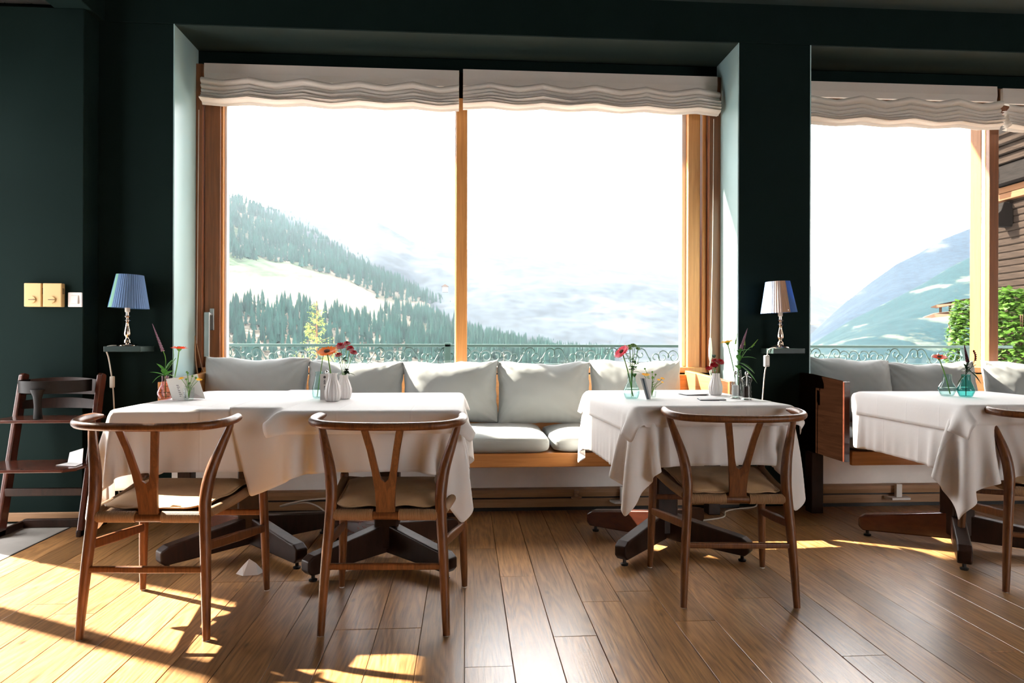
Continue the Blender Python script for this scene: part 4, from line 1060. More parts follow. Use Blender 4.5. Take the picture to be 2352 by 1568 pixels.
pb2 = dup(pb, (2.62, 3.97, 0), 0, 'small metal bracket at the skirting under the second bench')
kn = tag(obj('valve_knob', MB().lathe([(0, 0), (.03, 0), (.032, .01), (.014, .014), (.012, .03), (.016, .034), (.016, .048), (0, .05)], 20), 'trimw', smooth=40, loc=(.655, 3.985, .077)), 'beige round valve knob at the skirting in the gap between the tables', 'valve')
npk = MB(); pts = [(-.055, 0, 0), (-.015, -.03, 0), (.045, -.02, .0), (.06, .02, 0), (.01, .035, 0), (-.02, .02, 0), (-.025, -.005, .035), (.0, .005, .062), (.03, .0, .045)]
npk.add(pts, [(0, 1, 6), (1, 7, 6), (1, 2, 8), (1, 8, 7), (2, 3, 8), (3, 4, 8), (4, 7, 8), (4, 5, 6), (4, 6, 7), (5, 0, 6)])
tag(obj('paper_napkin', npk, 'napkin', loc=(-.925, 3.0, .001)), 'crumpled white paper napkin on the floor near the chair leg', 'napkin')

# ------------------------------------------------------------------ flowers, vases, things on the tables
def bend_stem(a, b, sag=.01, n=10):
    a, b = Vector(a), Vector(b); m = a.lerp(b, .55) + Vector((sag, 0, 0))
    return spline([a, m, b], n)

def petal_ring(mb, c, nrm, r0, r1, n, w, lift, seed=0):
    nrm = Vector(nrm).normalized(); u = nrm.orthogonal().normalized(); v = nrm.cross(u); r = random.Random(seed)
    for k in range(n):
        a = 2 * math.pi * k / n + r.uniform(-.06, .06); d = u * math.cos(a) + v * math.sin(a); s_ = nrm.cross(d) * w
        R1 = r1 * r.uniform(.9, 1.05); lf = lift * r.uniform(.6, 1.3); c_ = Vector(c)
        p = [c_ + d * r0 - s_ * .5, c_ + d * r0 + s_ * .5, c_ + d * lerp(r0, R1, .55) + s_ + nrm * lf * .4, c_ + d * lerp(r0, R1, .55) - s_ + nrm * lf * .4, c_ + d * R1 + s_ * .45 + nrm * lf, c_ + d * R1 - s_ * .45 + nrm * lf]
        mb.add(p, [(0, 1, 2, 3), (3, 2, 4, 5)])

def gerbera(base, head, r, mat, label, nrm=(0, 0, 1), cat='flower', lift=.004):
    t = thing('gerbera', label, cat, base)
    h = Vector(head) - Vector(base); nrm = Vector(nrm).normalized()
    obj('stem', MB().tube(bend_stem((0, 0, .003), h - nrm * .004, .004), .0026, 8), 'stem', t, smooth=60)
    mb = MB(); petal_ring(mb, h, nrm, r * .18, r, 22, r * .115, lift, 1); petal_ring(mb, h + nrm * .003, nrm, r * .18, r * .80, 18, r * .11, lift * 1.6, 2)
    obj('petals', mb, mat, t)
    cb = MB().lathe([(0, -.001), (r * .24, 0), (r * .26, .004), (r * .15, .007), (0, .008)], 14); q = nrm.to_track_quat('Z', 'Y').to_matrix()
    cb.v = [tuple(q @ Vector(p) + h + nrm * .003) for p in cb.v]; obj('centre', cb, 'centre', t)
    cp = MB().lathe([(.003, -.012), (r * .2, -.006), (r * .3, 0), (0, .001)], 12); cp.v = [tuple(q @ Vector(p) + h) for p in cp.v]; obj('calyx', cp, 'stem', t)
    return t

def leaf_mb(a, d, L, w, droop=.3, up=(0, 0, 1)):
    a, d = Vector(a), Vector(d).normalized(); s_ = d.cross(Vector(up)).normalized(); n_ = s_.cross(d)
    mb = MB(); rows = 6; vs_ = []
    for k in range(rows + 1):
        tt = k / rows; c = a + d * (L * tt) - Vector((0, 0, 1)) * (droop * L * tt * tt); ww = w * math.sin(math.pi * min(1, .08 + .92 * tt)) ** .8 * (1 - .25 * tt)
        if k == rows: ww = .0004
        vs_ += [c - s_ * ww + n_ * ww * .25, c, c + s_ * ww + n_ * ww * .25]
    fs_ = []
    for k in range(rows):
        o = 3 * k; fs_ += [(o, o + 1, o + 4, o + 3), (o + 1, o + 2, o + 5, o + 4)]
    return mb.add(vs_, fs_)

def spike_mb(a, b, r, n, seed):
    a, b = Vector(a), Vector(b); rr = random.Random(seed); mb = MB(); ax = (b - a).normalized(); u = ax.orthogonal().normalized(); v = ax.cross(u)
    mb.tube([a, b], [r * .55, .0008], 8)
    for k in range(n):
        tt = k / n; an = k * 2.4; rad = r * (1 - tt) ** .7
        p = a.lerp(b, tt) + (u * math.cos(an) + v * math.sin(an)) * rad * .7
        s_ = .35 * rad + .0008; q = [p + u * s_, p - u * s_, p + v * s_, p - v * s_, p + ax * s_ * 1.3, p - ax * s_]
        mb.add(q, [(0, 2, 4), (2, 1, 4), (1, 3, 4), (3, 0, 4), (2, 0, 5), (1, 2, 5), (3, 1, 5), (0, 3, 5)])
    return mb

def vase(x_, y_, z_, prof, mat, label, name='glass_vase', wall=.002, water=None, ribs=0, ribd=0, n=28, sub=None):
    """prof: outer (r, z) from the foot up"""
    t = thing(name, label, 'vase', (x_, y_, z_))
    inner = [(max(r - wall, .002), max(z, .004)) for r, z in prof][::-1]
    mb = MB().lathe([(0, 0)] + prof + inner + [(0, .004)], n, ribs=ribs, ribd=ribd)
    obj('body', mb, mat, t, smooth=50)
    if water:
        w = [(r - wall - .0004, z) for r, z in prof if z <= water and z > .003]
        zz = [z for r, z in prof]; rr = [r for r, z in prof]
        w = [(max(.001, np.interp(.0045, zz, rr) - wall - .0004), .0045)] + w + [(max(.001, np.interp(water, zz, rr) - wall - .0004), water)]
        obj('water', MB().lathe([(0, .0045)] + w + [(0, water)], n), 'water', t, smooth=50)
    return t

# corner table: pink bottle, clear bottle, menu card, little glass of daisies
Z = TZ1
vase(-1.318, 3.10, Z, [(.022, 0), (.026, .004), (.034, .022), (.035, .030), (.029, .046), (.019, .062), (.0145, .080), (.0150, .096), (.0165, .102)], 'pinkg', 'pink faceted glass bottle with a veronica stem on the corner table', 'pink_bottle_vase', n=10, water=.03)
vase(-1.345, 3.22, Z, [(.028, 0), (.034, .004), (.038, .02), (.036, .055), (.022, .085), (.016, .105), (.0175, .118)], 'glass', 'clear ribbed glass bottle behind the pink bottle on the corner table', 'clear_bottle_vase', ribs=12, ribd=.03, n=48, water=.05)
gerbera((-1.345, 3.22, Z + .007), (-1.278, 3.15, Z + .222), .040, 'redor', 'flat orange gerbera seen from its edge above the pink bottle', (.05, .02, 1))
vr = thing('veronica_stem', 'tall mauve veronica spike with leaves in the pink bottle', 'flower', (-1.318, 3.10, Z + .007))
obj('stem', MB().tube(spline([(0.004, 0, 0), (0, .0, .10), (.002, 0, .17), (-.012, .0, .215)], 14), .0018, 6).tube(spline([(0, 0, .12), (.03, .01, .17), (.035, .0, .21)], 8), .0012, 6).tube(spline([(0, 0, .11), (.022, .0, .14), (.05, -.01, .175)], 8), .0012, 6), 'stem', vr)
obj('flower_spike', spike_mb((-.010, 0, .205), (-.055, 0, .325), .0075, 70, 2), 'mauve', vr)
for k, (d, a, L, w) in enumerate((((-.8, -.3, .5), .095, .07, .013), ((.7, -.4, .6), .095, .075, .014), ((.2, -.8, .7), .10, .07, .015), ((-.3, -.6, .9), .11, .075, .013), ((.9, .2, .1), .10, .085, .010), ((-1, 0, .15), .098, .055, .008), ((.4, .3, 1), .12, .075, .012))):
    obj('leaf', leaf_mb((0, 0, a), d, L, w, .75 if d[2] < .3 else .25), 'leaf', vr)
mc = thing('menu_card', 'white folded menu card leaning in front of the pink bottle', 'card', (-1.235, 3.065, Z))
obj('front_panel', MB().add([(-.030, -.015, .001), (.045, -.030, .001), (.008, .004, .100), (-.070, .014, .090), (-.030, -.0142, .001), (.045, -.0292, .001), (.008, .0048, .100), (-.070, .0148, .090)], [(0, 1, 2, 3), (7, 6, 5, 4), (0, 4, 5, 1), (1, 5, 6, 2), (2, 6, 7, 3), (3, 7, 4, 0)]), 'card', mc)
obj('back_panel', MB().add([(-.020, .070, .001), (.085, .045, .001), (.066, .006, .112), (-.066, .016, .091), (-.020, .0708, .001), (.085, .0458, .001), (.066, .0068, .112), (-.066, .0168, .091)], [(0, 1, 2, 3), (7, 6, 5, 4), (0, 4, 5, 1), (1, 5, 6, 2), (2, 6, 7, 3), (3, 7, 4, 0)]), 'card', mc)
pr = MB()
A_, B_, D_ = Vector((-.030, -.0156, .001)), Vector((.075, -.015, 0)), Vector((-.040, .029, .089))
for k in range(7):
    a = A_ + B_ * .52 + D_ * (.18 + k * .085) + Vector((0, -.0008, 0)); w_ = B_ * (.10 + .07 * ((k * 3) % 4) / 3); hh = D_ * .028
    pr.add([a, a + w_, a + w_ + hh, a + hh], [(0, 1, 2, 3)])
for k in range(4):
    a = A_ + B_ * .80 + D_ * (.12 + k * .07) + Vector((0, -.0009, 0)); w_ = B_ * .09; hh = D_ * .05
    pr.add([a, a + w_, a + w_ + hh, a + hh], [(0, 1, 2, 3)])
obj('printed_lines', pr, 'ink', mc)
vase(-1.195, 3.045, Z, [(.016, 0), (.019, .003), (.0215, .02), (.0225, .055)], 'glass', 'small clear tumbler of yellow daisies beside the menu card', 'small_glass', water=.035, wall=.0015)
def daisies(x_, y_, z_, label, spots, mat='yellow', leaves=8, seed=1, hs=.010):
    t = thing('daisy_sprig', label, 'flower', (x_, y_, z_ + .0065)); r = random.Random(seed)
    st = MB(); 
    for (dx, dy, dz, rad, full) in spots:
        st.tube(spline([(0, 0, 0), (dx * .25, dy * .25, dz * .55), (dx, dy, dz)], 6), .0011, 5)
    obj('stem', st, 'stem', t)
    for (dx, dy, dz, rad, full) in spots:
        mb = MB()
        n_ = Vector((dx * 4, -.35 + dy, 1)).normalized()
        if full:
            petal_ring(mb, (dx, dy, dz), n_, .001, rad, 11, rad * .3, .001, 3); petal_ring(mb, Vector((dx, dy, dz)) + n_ * .002, n_, 0.0005, rad * .65, 9, rad * .25, .002, 4)
        else: mb.lathe([(0, -rad), (rad * .8, -rad * .5), (rad, 0), (rad * .6, rad * .7), (0, rad)], 8, (dx, dy, dz))
        obj('bloom' if full else 'bud', mb, mat if full else 'stem', t)
    for k in range(leaves):
        a = r.uniform(0, 6.28); z__ = r.uniform(.03, .065)
        obj('leaf', leaf_mb((0, 0, z__), (math.cos(a), math.sin(a), r.uniform(.2, .9)), r.uniform(.02, .034), .004, .2), 'leaf', t)
    return t
daisies(-1.195, 3.045, Z, 'yellow daisy sprig in the small tumbler on the corner table', [(-.028, -.01, .088, .012, 1), (.045, -.005, .083, .013, 1), (.015, 0, .098, .005, 0), (-.012, .01, .115, .005, 0), (.0, -.01, .112, .005, 0), (.028, .005, .09, .006, 0), (-.005, -.015, .085, .005, 0)])

# middle table: two white ribbed vases, bluish bottle, clear salt mill
Z = TZ
vase(-.560, 2.935, Z, [(.024, 0), (.028, .003), (.0325, .020), (.0335, .040), (.028, .068), (.019, .092), (.0165, .108), (.019, .118)], 'ceramic', 'white ribbed ceramic vase with the orange gerbera on the middle table', 'ceramic_vase', ribs=14, ribd=.05, n=84)
vase(-.535, 3.055, Z, [(.024, 0), (.028, .003), (.034, .024), (.034, .044), (.026, .070), (.018, .09), (.0185, .105)], 'ceramic', 'white ribbed ceramic vase behind the other, with the dark red blooms', 'ceramic_vase', ribs=14, ribd=.05, n=84)
gerbera((-.560, 2.935, Z + .006), (-.585, 2.94, Z + .208), .048, 'orange', 'orange gerbera with red underside in the white vase on the middle table', (-.1, -.45, 1))
def mum_cluster(x_, y_, z_, label, spots, mat, leaves, seed, name='chrysanthemum', leafmat='leafd'):
    t = thing(name, label, 'flower', (x_, y_, z_ + .0065)); r = random.Random(seed); st = MB()
    for (dx, dy, dz, rad) in spots: st.tube(spline([(0, 0, 0), (dx * .2, dy * .2, dz * .5), (dx, dy, dz - .004)], 8), .0013, 6)
    obj('stem', st, 'stem', t)
    for k, (dx, dy, dz, rad) in enumerate(spots):
        n_ = Vector((dx * 6, -.5, 1)).normalized(); mb = MB(); c = Vector((dx, dy, dz))
        petal_ring(mb, c, n_, .001, rad, 13, rad * .2, .002, k); petal_ring(mb, c + n_ * rad * .12, n_, .001, rad * .85, 11, rad * .2, rad * .25, k + 9); petal_ring(mb, c + n_ * rad * .25, n_, 0.0005, rad * .6, 9, rad * .18, rad * .3, k + 20)
        obj('bloom', mb, mat, t)
    for k in range(leaves):
        a = r.uniform(0, 6.28); z__ = r.uniform(.105, .175)
        obj('leaf', leaf_mb((r.uniform(-.012, .02), 0, z__), (math.cos(a), math.sin(a) - .4, r.uniform(-.2, .8)), r.uniform(.030, .052), .011, .3), leafmat, t)
    return t
mum_cluster(-.535, 3.055, Z, 'dark red chrysanthemum sprig behind the orange gerbera', [(-.010, -.02, .222, .026), (.028, -.01, .213, .020), (-.018, -.03, .185, .018), (.042, 0, .195, .018), (.012, .01, .235, .017)], 'red', 9, 5)
vase(-.652, 3.10, Z, [(.024, 0), (.027, .003), (.030, .02), (.028, .05), (.018, .085), (.0165, .112), (.018, .118)], 'aqua', 'slim pale blue glass bottle behind the white vase on the middle table', 'blue_bottle_vase', water=.045)
sm = thing('single_stem', 'bare green stem standing in the pale blue bottle', 'flower', (-.652, 3.10, Z + .006))
obj('stem', MB().tube(spline([(-.008, 0, 0), (.004, 0, .09), (.020, -.01, .185)], 12), .0018, 6), 'stem', sm)
obj('drooping_bud', MB().lathe([(0, -.006), (.006, -.002), (.006, .006), (0, .01)], 10, (.021, -.01, .19)), 'leafd', sm)
def mill(x_, y_, label, filling, fm):
    t = thing('spice_mill', label, 'mill', (x_, y_, TZ), 0, 'clear acrylic mills')
    pr_ = [(0, 0), (.023, 0), (.0235, .006), (.020, .012), (.0225, .020), (.0195, .028), (.0225, .037), (.0190, .046), (.0215, .056), (.0185, .066), (.0190, .078), (.0240, .086), (.0225, .096), (.0120, .104), (.006, .107)]
    inner = [(.005, .104), (.011, .098), (.0165, .090), (.0150, .078), (.0145, .066), (.0150, .05), (.0150, .012), (0, .011)]
    obj('body', MB().lathe(pr_ + inner, 28), 'acrylic', t, smooth=50)
    obj(filling, MB().lathe([(0, .0125), (.0142, .0125), (.0142, .060), (0, .064)], 20), fm, t, smooth=50)
    obj('spindle', MB().lathe([(0, .012), (.0028, .0125), (.0028, .108), (.004, .108), (.0075, .113), (.008, .118), (.005, .124), (0, .126)], 16), 'chrome', t, smooth=50)
    obj('grinder_ring', MB().lathe([(.0236, .0015), (.0242, .002), (.0242, .005), (.0236, .0055)], 24), 'chrome', t, smooth=50)
mill(-.607, 3.045, 'clear salt mill beside the pale blue bottle on the middle table', 'salt_grains', 'salt')
mill(1.216, 3.005, 'clear acrylic mill with white salt on the paper mat', 'salt_grains', 'salt')
mill(1.232, 2.92, 'clear acrylic mill with black peppercorns on the paper mat', 'peppercorns', 'pepper')
tgm = thing('printed_tag', 'white paper tag with dark print in front of the salt mill on the middle table', 'tag', (-.607, 3.0, TZ))
obj('tag_sheet', MB().box(-.019, .019, .0, .0015, 0, .112), 'card', tgm)
pt = MB().lathe([(0, 0), (.0055, 0), (.0055, .0006), (0, .0006)], 14); pt.v = [(p[0], -.0004 - p[2], p[1] + .098) for p in pt.v]
for k, (w_, z_) in enumerate(((.003, .083), (.004, .078), (.0035, .073), (.004, .068), (.003, .056), (.003, .050), (.002, .044))): pt.box(-w_, w_, -.0008, 0, z_, z_ + .0032)
obj('print', pt, 'ink', tgm)

# table with the mills
vase(.748, 3.035, TZ, [(.026, 0), (.030, .003), (.035, .020), (.0365, .038), (.030, .052), (.0195, .075), (.0175, .100), (.020, .112)], 'aqua', 'pale aqua glass vase with the pink gerbera on the table with mills', 'glass_vase', water=.045)
gerbera((.755, 3.035, TZ + .006), (.700, 3.02, TZ + .208), .040, 'pink', 'pink gerbera tilted to the side in the pale aqua vase', (-.75, -.35, .75))
mum_cluster(.748, 3.035, TZ, 'green button chrysanthemums in the pale aqua vase', [(-.012, -.01, .226, .014), (.006, 0, .230, .015), (.030, .005, .215, .013), (.018, .015, .228, .012), (-.004, .015, .215, .012)], 'mum', 22, 6, leafmat='leaf')
mc2 = thing('menu_card', 'grey folded menu card with a slate stripe beside the pale aqua vase', 'card', (.806, 2.995, TZ))
MCG = M('grey_card', (.42, .43, .44), .6)
def slab(pts, off, mat, name, par):
    o = Vector(off); v_ = [Vector(p) for p in pts]; v_ += [p + o for p in v_]
    obj(name, MB().add(v_, [(0, 1, 2, 3), (7, 6, 5, 4), (0, 4, 5, 1), (1, 5, 6, 2), (2, 6, 7, 3), (3, 7, 4, 0)]), mat, par)
slab([(-.005, -.02, 0), (.014, -.016, 0), (-.004, .005, .092), (-.030, 0, .094)], (0, .001, 0), MCG, 'front_panel', mc2)
slab([(.0, -.019, .001), (.006, -.0178, .001), (-.012, .0032, .092), (-.020, .0018, .0925)], (0, -.0012, 0), 'slate', 'stripe', mc2)
slab([(.014, -.016, 0), (.024, .03, 0), (.030, .02, .086), (-.004, .005, .092)], (.0005, .001, 0), 'card', 'side_panel', mc2)
vase(.852, 3.075, TZ, [(.015, 0), (.018, .003), (.020, .02), (.0205, .055)], 'glass', 'small clear tumbler of yellow sprigs behind the grey menu card', 'small_glass', water=.03, wall=.0015)
daisies(.852, 3.075, TZ, 'yellow flower sprig in the small tumbler behind the grey menu card', [(-.028, -.01, .098, .016, 1), (.004, 0, .085, .007, 0), (.048, -.005, .080, .011, 1), (.032, 0, .074, .009, 1), (-.03, .01, .125, .005, 0), (.005, .01, .11, .005, 0), (.02, .01, .098, .005, 0), (-.04, 0, .10, .008, 1), (.05, .005, .062, .007, 1)], 'yellow', 9, 4)
def booklet(x_, y_, rot, label):
    t = thing('menu_folder', label, 'folder', (x_, y_, TZ), R(rot), 'dark menu folders')
    obj('cover', MB().box(-.055, .055, -.05, .05, 0, .0015), 'slate', t)
    G = MB().add([(-.055, -.05, .003), (.055, -.05, .0035), (.055, .05, .0035), (-.055, .05, .003), (-.055, -.05, .0036), (.055, -.05, .007), (.055, .05, .007), (-.055, .05, .0036)], [(3, 2, 1, 0), (4, 5, 6, 7), (0, 1, 5, 4), (1, 2, 6, 5), (2, 3, 7, 6), (3, 0, 4, 7)])
    obj('page', G, MCG, t)
booklet(1.10, 3.235, 5, 'thin dark menu folder lying farther back on the table with mills')
booklet(1.085, 2.95, -12, 'thin dark menu folder lying nearer the chair on the table with mills')
pm = obj('paper_mat', MB().prism([(1.09, 2.845), (1.315, 2.86), (1.29, 3.04), (1.10, 3.03)], TZ - .0008, TZ + .0006, 'z'), 'card')
tag(pm, 'white paper mat under the salt and pepper mills', 'mat')
vase(1.205, 3.22, TZ, [(.022, 0), (.026, .003), (.031, .022), (.031, .042), (.024, .068), (.018, .09), (.019, .104)], 'ceramic', 'white ribbed ceramic vase of red blooms behind the mills', 'ceramic_vase', ribs=14, ribd=.05, n=84)
mum_cluster(1.205, 3.22, TZ, 'dark red chrysanthemum sprig behind the mills', [(-.012, -.01, .135, .022), (.018, -.01, .150, .024), (-.032, 0, .120, .018), (.0, .012, .155, .018)], 'red', 6, 8)
vase(1.29, 3.16, TZ, [(.022, 0), (.026, .003), (.029, .02), (.027, .06), (.019, .085), (.017, .11), (.019, .122)], 'glass', 'clear glass bottle of tall stems behind the mills', 'clear_bottle_vase', water=.05)
gerbera((1.29, 3.16, TZ + .006), (1.232, 3.14, TZ + .252), .038, 'yellow', 'yellow gerbera standing tall behind the mills', (-.1, .1, 1))
v2_ = thing('veronica_stem', 'mauve veronica stems with broad green leaves behind the mills', 'flower', (1.295, 3.165, TZ + .006))
obj('stem', MB().tube(spline([(0, 0, 0), (.002, 0, .12), (.010, 0, .22)], 12), .0018, 6).tube(spline([(.002, 0, .13), (-.02, 0, .20), (-.014, 0, .26)], 8), .0012, 6).tube(spline([(.002, 0, .15), (.04, 0, .21), (.075, -.01, .235)], 8), .0012, 6).tube(spline([(.002, 0, .15), (.03, 0, .22), (.03, 0, .26)], 8), .0010, 6), 'stem', v2_)
obj('flower_spike', spike_mb((.012, 0, .215), (.042, -.005, .315), .009, 80, 5), 'mauve', v2_)
for q in (((-.014, 0, .24), (-.006, 0, .290)), ((.06, -.008, .225), (.09, -.012, .262)), ((.03, 0, .235), (.03, 0, .275))): obj('side_spike', spike_mb(q[0], q[1], .004, 34, 6), 'mum', v2_)
for d, a, L, w in (((-.5, -.6, .6), .12, .075, .018), ((.7, -.4, .3), .17, .085, .017), ((.8, -.2, .5), .20, .065, .016), ((.3, -.8, -.1), .15, .10, .013), ((.5, -.5, -.4), .14, .10, .012), ((-.3, -.4, .8), .16, .06, .014), ((.1, -.3, 1), .19, .05, .012), ((-.6, -.3, .4), .20, .045, .010)):
    obj('leaf', leaf_mb((.004, 0, a), d, L, w, .35), 'leaf', v2_)

# table with the teal vases
vase(2.31, 3.13, TZ, [(.024, 0), (.028, .003), (.040, .030), (.041, .036), (.034, .048), (.021, .070), (.0195, .10), (.0205, .104)], 'aqua', 'pale angular glass vase with the lone red gerbera', 'glass_vase', n=12, water=.04)
gerbera((2.325, 3.13, TZ + .006), (2.262, 3.12, TZ + .183), .036, 'redor', 'lone red gerbera leaning in the pale angular vase', (-.05, -.28, 1))
vase(2.362, 3.075, TZ, [(.024, 0), (.028, .003), (.037, .026), (.038, .036), (.032, .050), (.022, .072), (.019, .10), (.0205, .105)], 'teal', 'teal glass vase of dark veronica stems on the table by the second window', 'glass_vase', water=.045)
v3_ = thing('veronica_stem', 'dark burgundy veronica stems with drooping leaves in the teal vase', 'flower', (2.362, 3.075, TZ + .006))
obj('stem', MB().tube(spline([(0, 0, 0), (.0, 0, .11), (.010, 0, .165)], 10), .0018, 6).tube(spline([(0, 0, .10), (.030, 0, .14), (.045, 0, .17)], 8), .0014, 6).tube(spline([(0, 0, .11), (.03, .01, .13), (.05, 0, .145)], 8), .0014, 6), 'leafd', v3_)
obj('flower_spike', spike_mb((.008, 0, .158), (-.010, 0, .245), .0085, 70, 8), 'burgundy', v3_)
sp_ = MB(); pq = spline([(.046, 0, .165), (.047, 0, .19), (.036, 0, .215)], 6)
for k in range(6): sp_v = spike_mb(pq[k], pq[k + 1], .006, 10, k); sp_.add(sp_v.v, sp_v.f)
obj('flower_spike', sp_, 'burgundy', v3_)
rr_ = random.Random(9)
for d, a, L, w in (((-.7, -.4, .3), .115, .055, .012), ((.2, -.8, .2), .11, .05, .015), ((-.2, -.7, .5), .125, .05, .014), ((.9, -.2, -.6), .125, .075, .012), ((.6, -.5, .4), .13, .05, .011), ((-.8, 0, -.5), .10, .06, .008), ((.9, 0, .5), .14, .05, .008), ((-.3, 0, .9), .12, .055, .010), ((.3, 0, .9), .135, .05, .010)):
    obj('leaf', leaf_mb((.004, 0, a), d, L, w, .4), 'leafd', v3_)

# ================================================================== OUTSIDE
bal = struct('balcony_floor', MB().box(-6, 9, 4.6, 7.2, -.12, -.02), 'concrete')
struct('balcony_eave', MB().box(-2.4, 9, 4.6, 5.2, 3.42, 3.6), 'roof')
# wrought railing
rl = thing('balcony_railing', 'green wrought iron balcony railing with scrollwork outside the windows', 'railing', (0, 6.6, 0))
obj('top_rail', MB().box(-6, 5.55, -.03, .03, .945, .972), 'rail', rl, bevel=.004)
obj('bottom_rail', MB().box(-6, 5.55, -.015, .015, .765, .785), 'rail', rl, bevel=.003)
obj('lower_rail', MB().box(-6, 5.55, -.015, .015, .10, .12), 'rail', rl, bevel=.003)
for px in (-2.6, -.17, 2.22, 5.30):
    obj('railing_post', MB().box(px - .03, px + .03, -.03, .03, -.02, .985), 'rail', rl, bevel=.004)
obj('railing_post', MB().box(5.02, 5.10, -.02, .02, .765, .965), 'rail', rl, bevel=.004)
mb = MB()
for k in range(76): mb.box(-5.9 + k * .15, -5.888 + k * .15, -.006, .006, .12, .77)
vb = obj('balusters', mb, 'rail', rl); vb['kind'] = 'stuff'
def scroll_mb(kind):
    mb = MB(); h = .075
    def spiral(cx_, cz_, r0, turns, a0, sg, n=26):
        return [(cx_ + r0 * (1 - .75 * k / n) * math.cos(a0 + sg * turns * 2 * math.pi * k / n), 0, cz_ + r0 * (1 - .75 * k / n) * math.sin(a0 + sg * turns * 2 * math.pi * k / n)) for k in range(n + 1)]
    if kind == 0:      # S scroll running up
        a = spiral(-.075, -.018, .055, 1.2, R(-20), -1)[::-1]; b = spiral(.075, .018, .055, 1.2, R(160), -1)
        mb.tube(a + b, .0055, 6)
        mb.tube(spiral(.0, .045, .032, .9, R(200), 1), .004, 6)
    elif kind == 1:    # pair of facing circles
        mb.tube(spiral(-.055, -.01, .062, 1.3, R(0), 1), .0055, 6); mb.tube(spiral(.055, -.01, .062, 1.3, R(180), -1), .0055, 6)
        mb.box(-.008, .008, -.008, .008, -.018, .005)
    else:              # C scroll with a reverse curve
        a = spiral(-.07, .014, .055, 1.1, R(20), 1)[::-1]; b = spiral(.075, -.016, .057, 1.2, R(200), 1)
        mb.tube(a + b, .0055, 6); mb.tube(spiral(.01, -.045, .030, .8, R(100), -1), .004, 6)
    return mb
SC = []
for k in range(3): SC.append(None)
n_ = 0; xk = -5.8
while xk < 5.25:
    k = (n_ * 2 + n_ // 3) % 3
    if SC[k] is None: o = obj('scroll', scroll_mb(k), 'rail', rl, smooth=60); SC[k] = o.data
    else: o = link('scroll', SC[k], rl)
    o.location = (xk, 0, .864); o.scale = (1 if n_ % 2 else -1, 1, 1.12)
    xk += .205; n_ += 1

# hills ---------------------------------------------------------------------------------------------------------
def hill(name, ridge, Yr, foot_py, Yf, mat, ns=140, nt=60, rough=6, seed=0, drop=18, gamma=1.0):
    """ridge: crest line given by bearings; returns sampling function"""
    px = np.array([p[0] for p in ridge], float); py = np.array([p[1] + drop for p in ridge], float)
    P = np.zeros((ns, nt + 6, 3)); off = Vector((seed * 13.1, seed * 7.7, 0))
    def at(u, t):
        x_ = lerp(px[0], px[-1], u); y_ = float(np.interp(x_, px, py))
        a = bearing(x_, y_, Yr); b = bearing(x_, foot_py, Yf); tt = t ** gamma
        p = b.lerp(a, t)
        bulge = math.sin(math.pi * t)
        nz_ = mnoise.fractal(Vector((p.x / 140, p.y / 140, 0)) + off, .9, 2.1, 5)
        p.z += nz_ * rough * (bulge * .9 + .12)
        return p
    for i in range(ns):
        for j in range(nt):
            P[i, j] = at(i / (ns - 1), j / (nt - 1))
        for k in range(6):
            q = P[i, nt - 1]; P[i, nt + k] = (q[0] * (1 + .05 * (k + 1)), q[1] * (1 + .06 * (k + 1)), q[2] - (k + 1) ** 1.4 * Yr * .012)
    o = obj(name, MB().grid(P), mat, smooth=180); o['kind'] = 'structure'
    return at

hl_ridge = [(-300, 180), (150, 300), (380, 375), (505, 430), (600, 466), (700, 502), (850, 580), (1000, 655), (1100, 708), (1200, 752), (1330, 800), (1480, 850)]
h1 = hill('hillside', hl_ridge, 900, 850, 330, 'meadow', rough=9, seed=1, drop=16)
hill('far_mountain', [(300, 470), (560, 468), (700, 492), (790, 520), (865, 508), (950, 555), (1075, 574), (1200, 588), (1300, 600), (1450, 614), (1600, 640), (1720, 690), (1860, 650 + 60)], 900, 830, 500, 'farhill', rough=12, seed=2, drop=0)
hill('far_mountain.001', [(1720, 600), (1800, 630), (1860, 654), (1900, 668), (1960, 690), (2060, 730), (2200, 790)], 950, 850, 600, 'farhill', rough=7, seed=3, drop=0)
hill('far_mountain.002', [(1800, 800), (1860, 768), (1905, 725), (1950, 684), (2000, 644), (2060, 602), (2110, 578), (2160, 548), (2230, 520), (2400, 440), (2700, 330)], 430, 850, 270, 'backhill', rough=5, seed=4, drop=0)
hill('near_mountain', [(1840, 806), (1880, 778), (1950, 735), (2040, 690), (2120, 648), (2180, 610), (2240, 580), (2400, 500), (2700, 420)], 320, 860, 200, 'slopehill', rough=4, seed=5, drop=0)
vf = MB().box(-2500, 3500, 40, 5200, -17, -15); struct('valley_ground', vf, 'midhill')

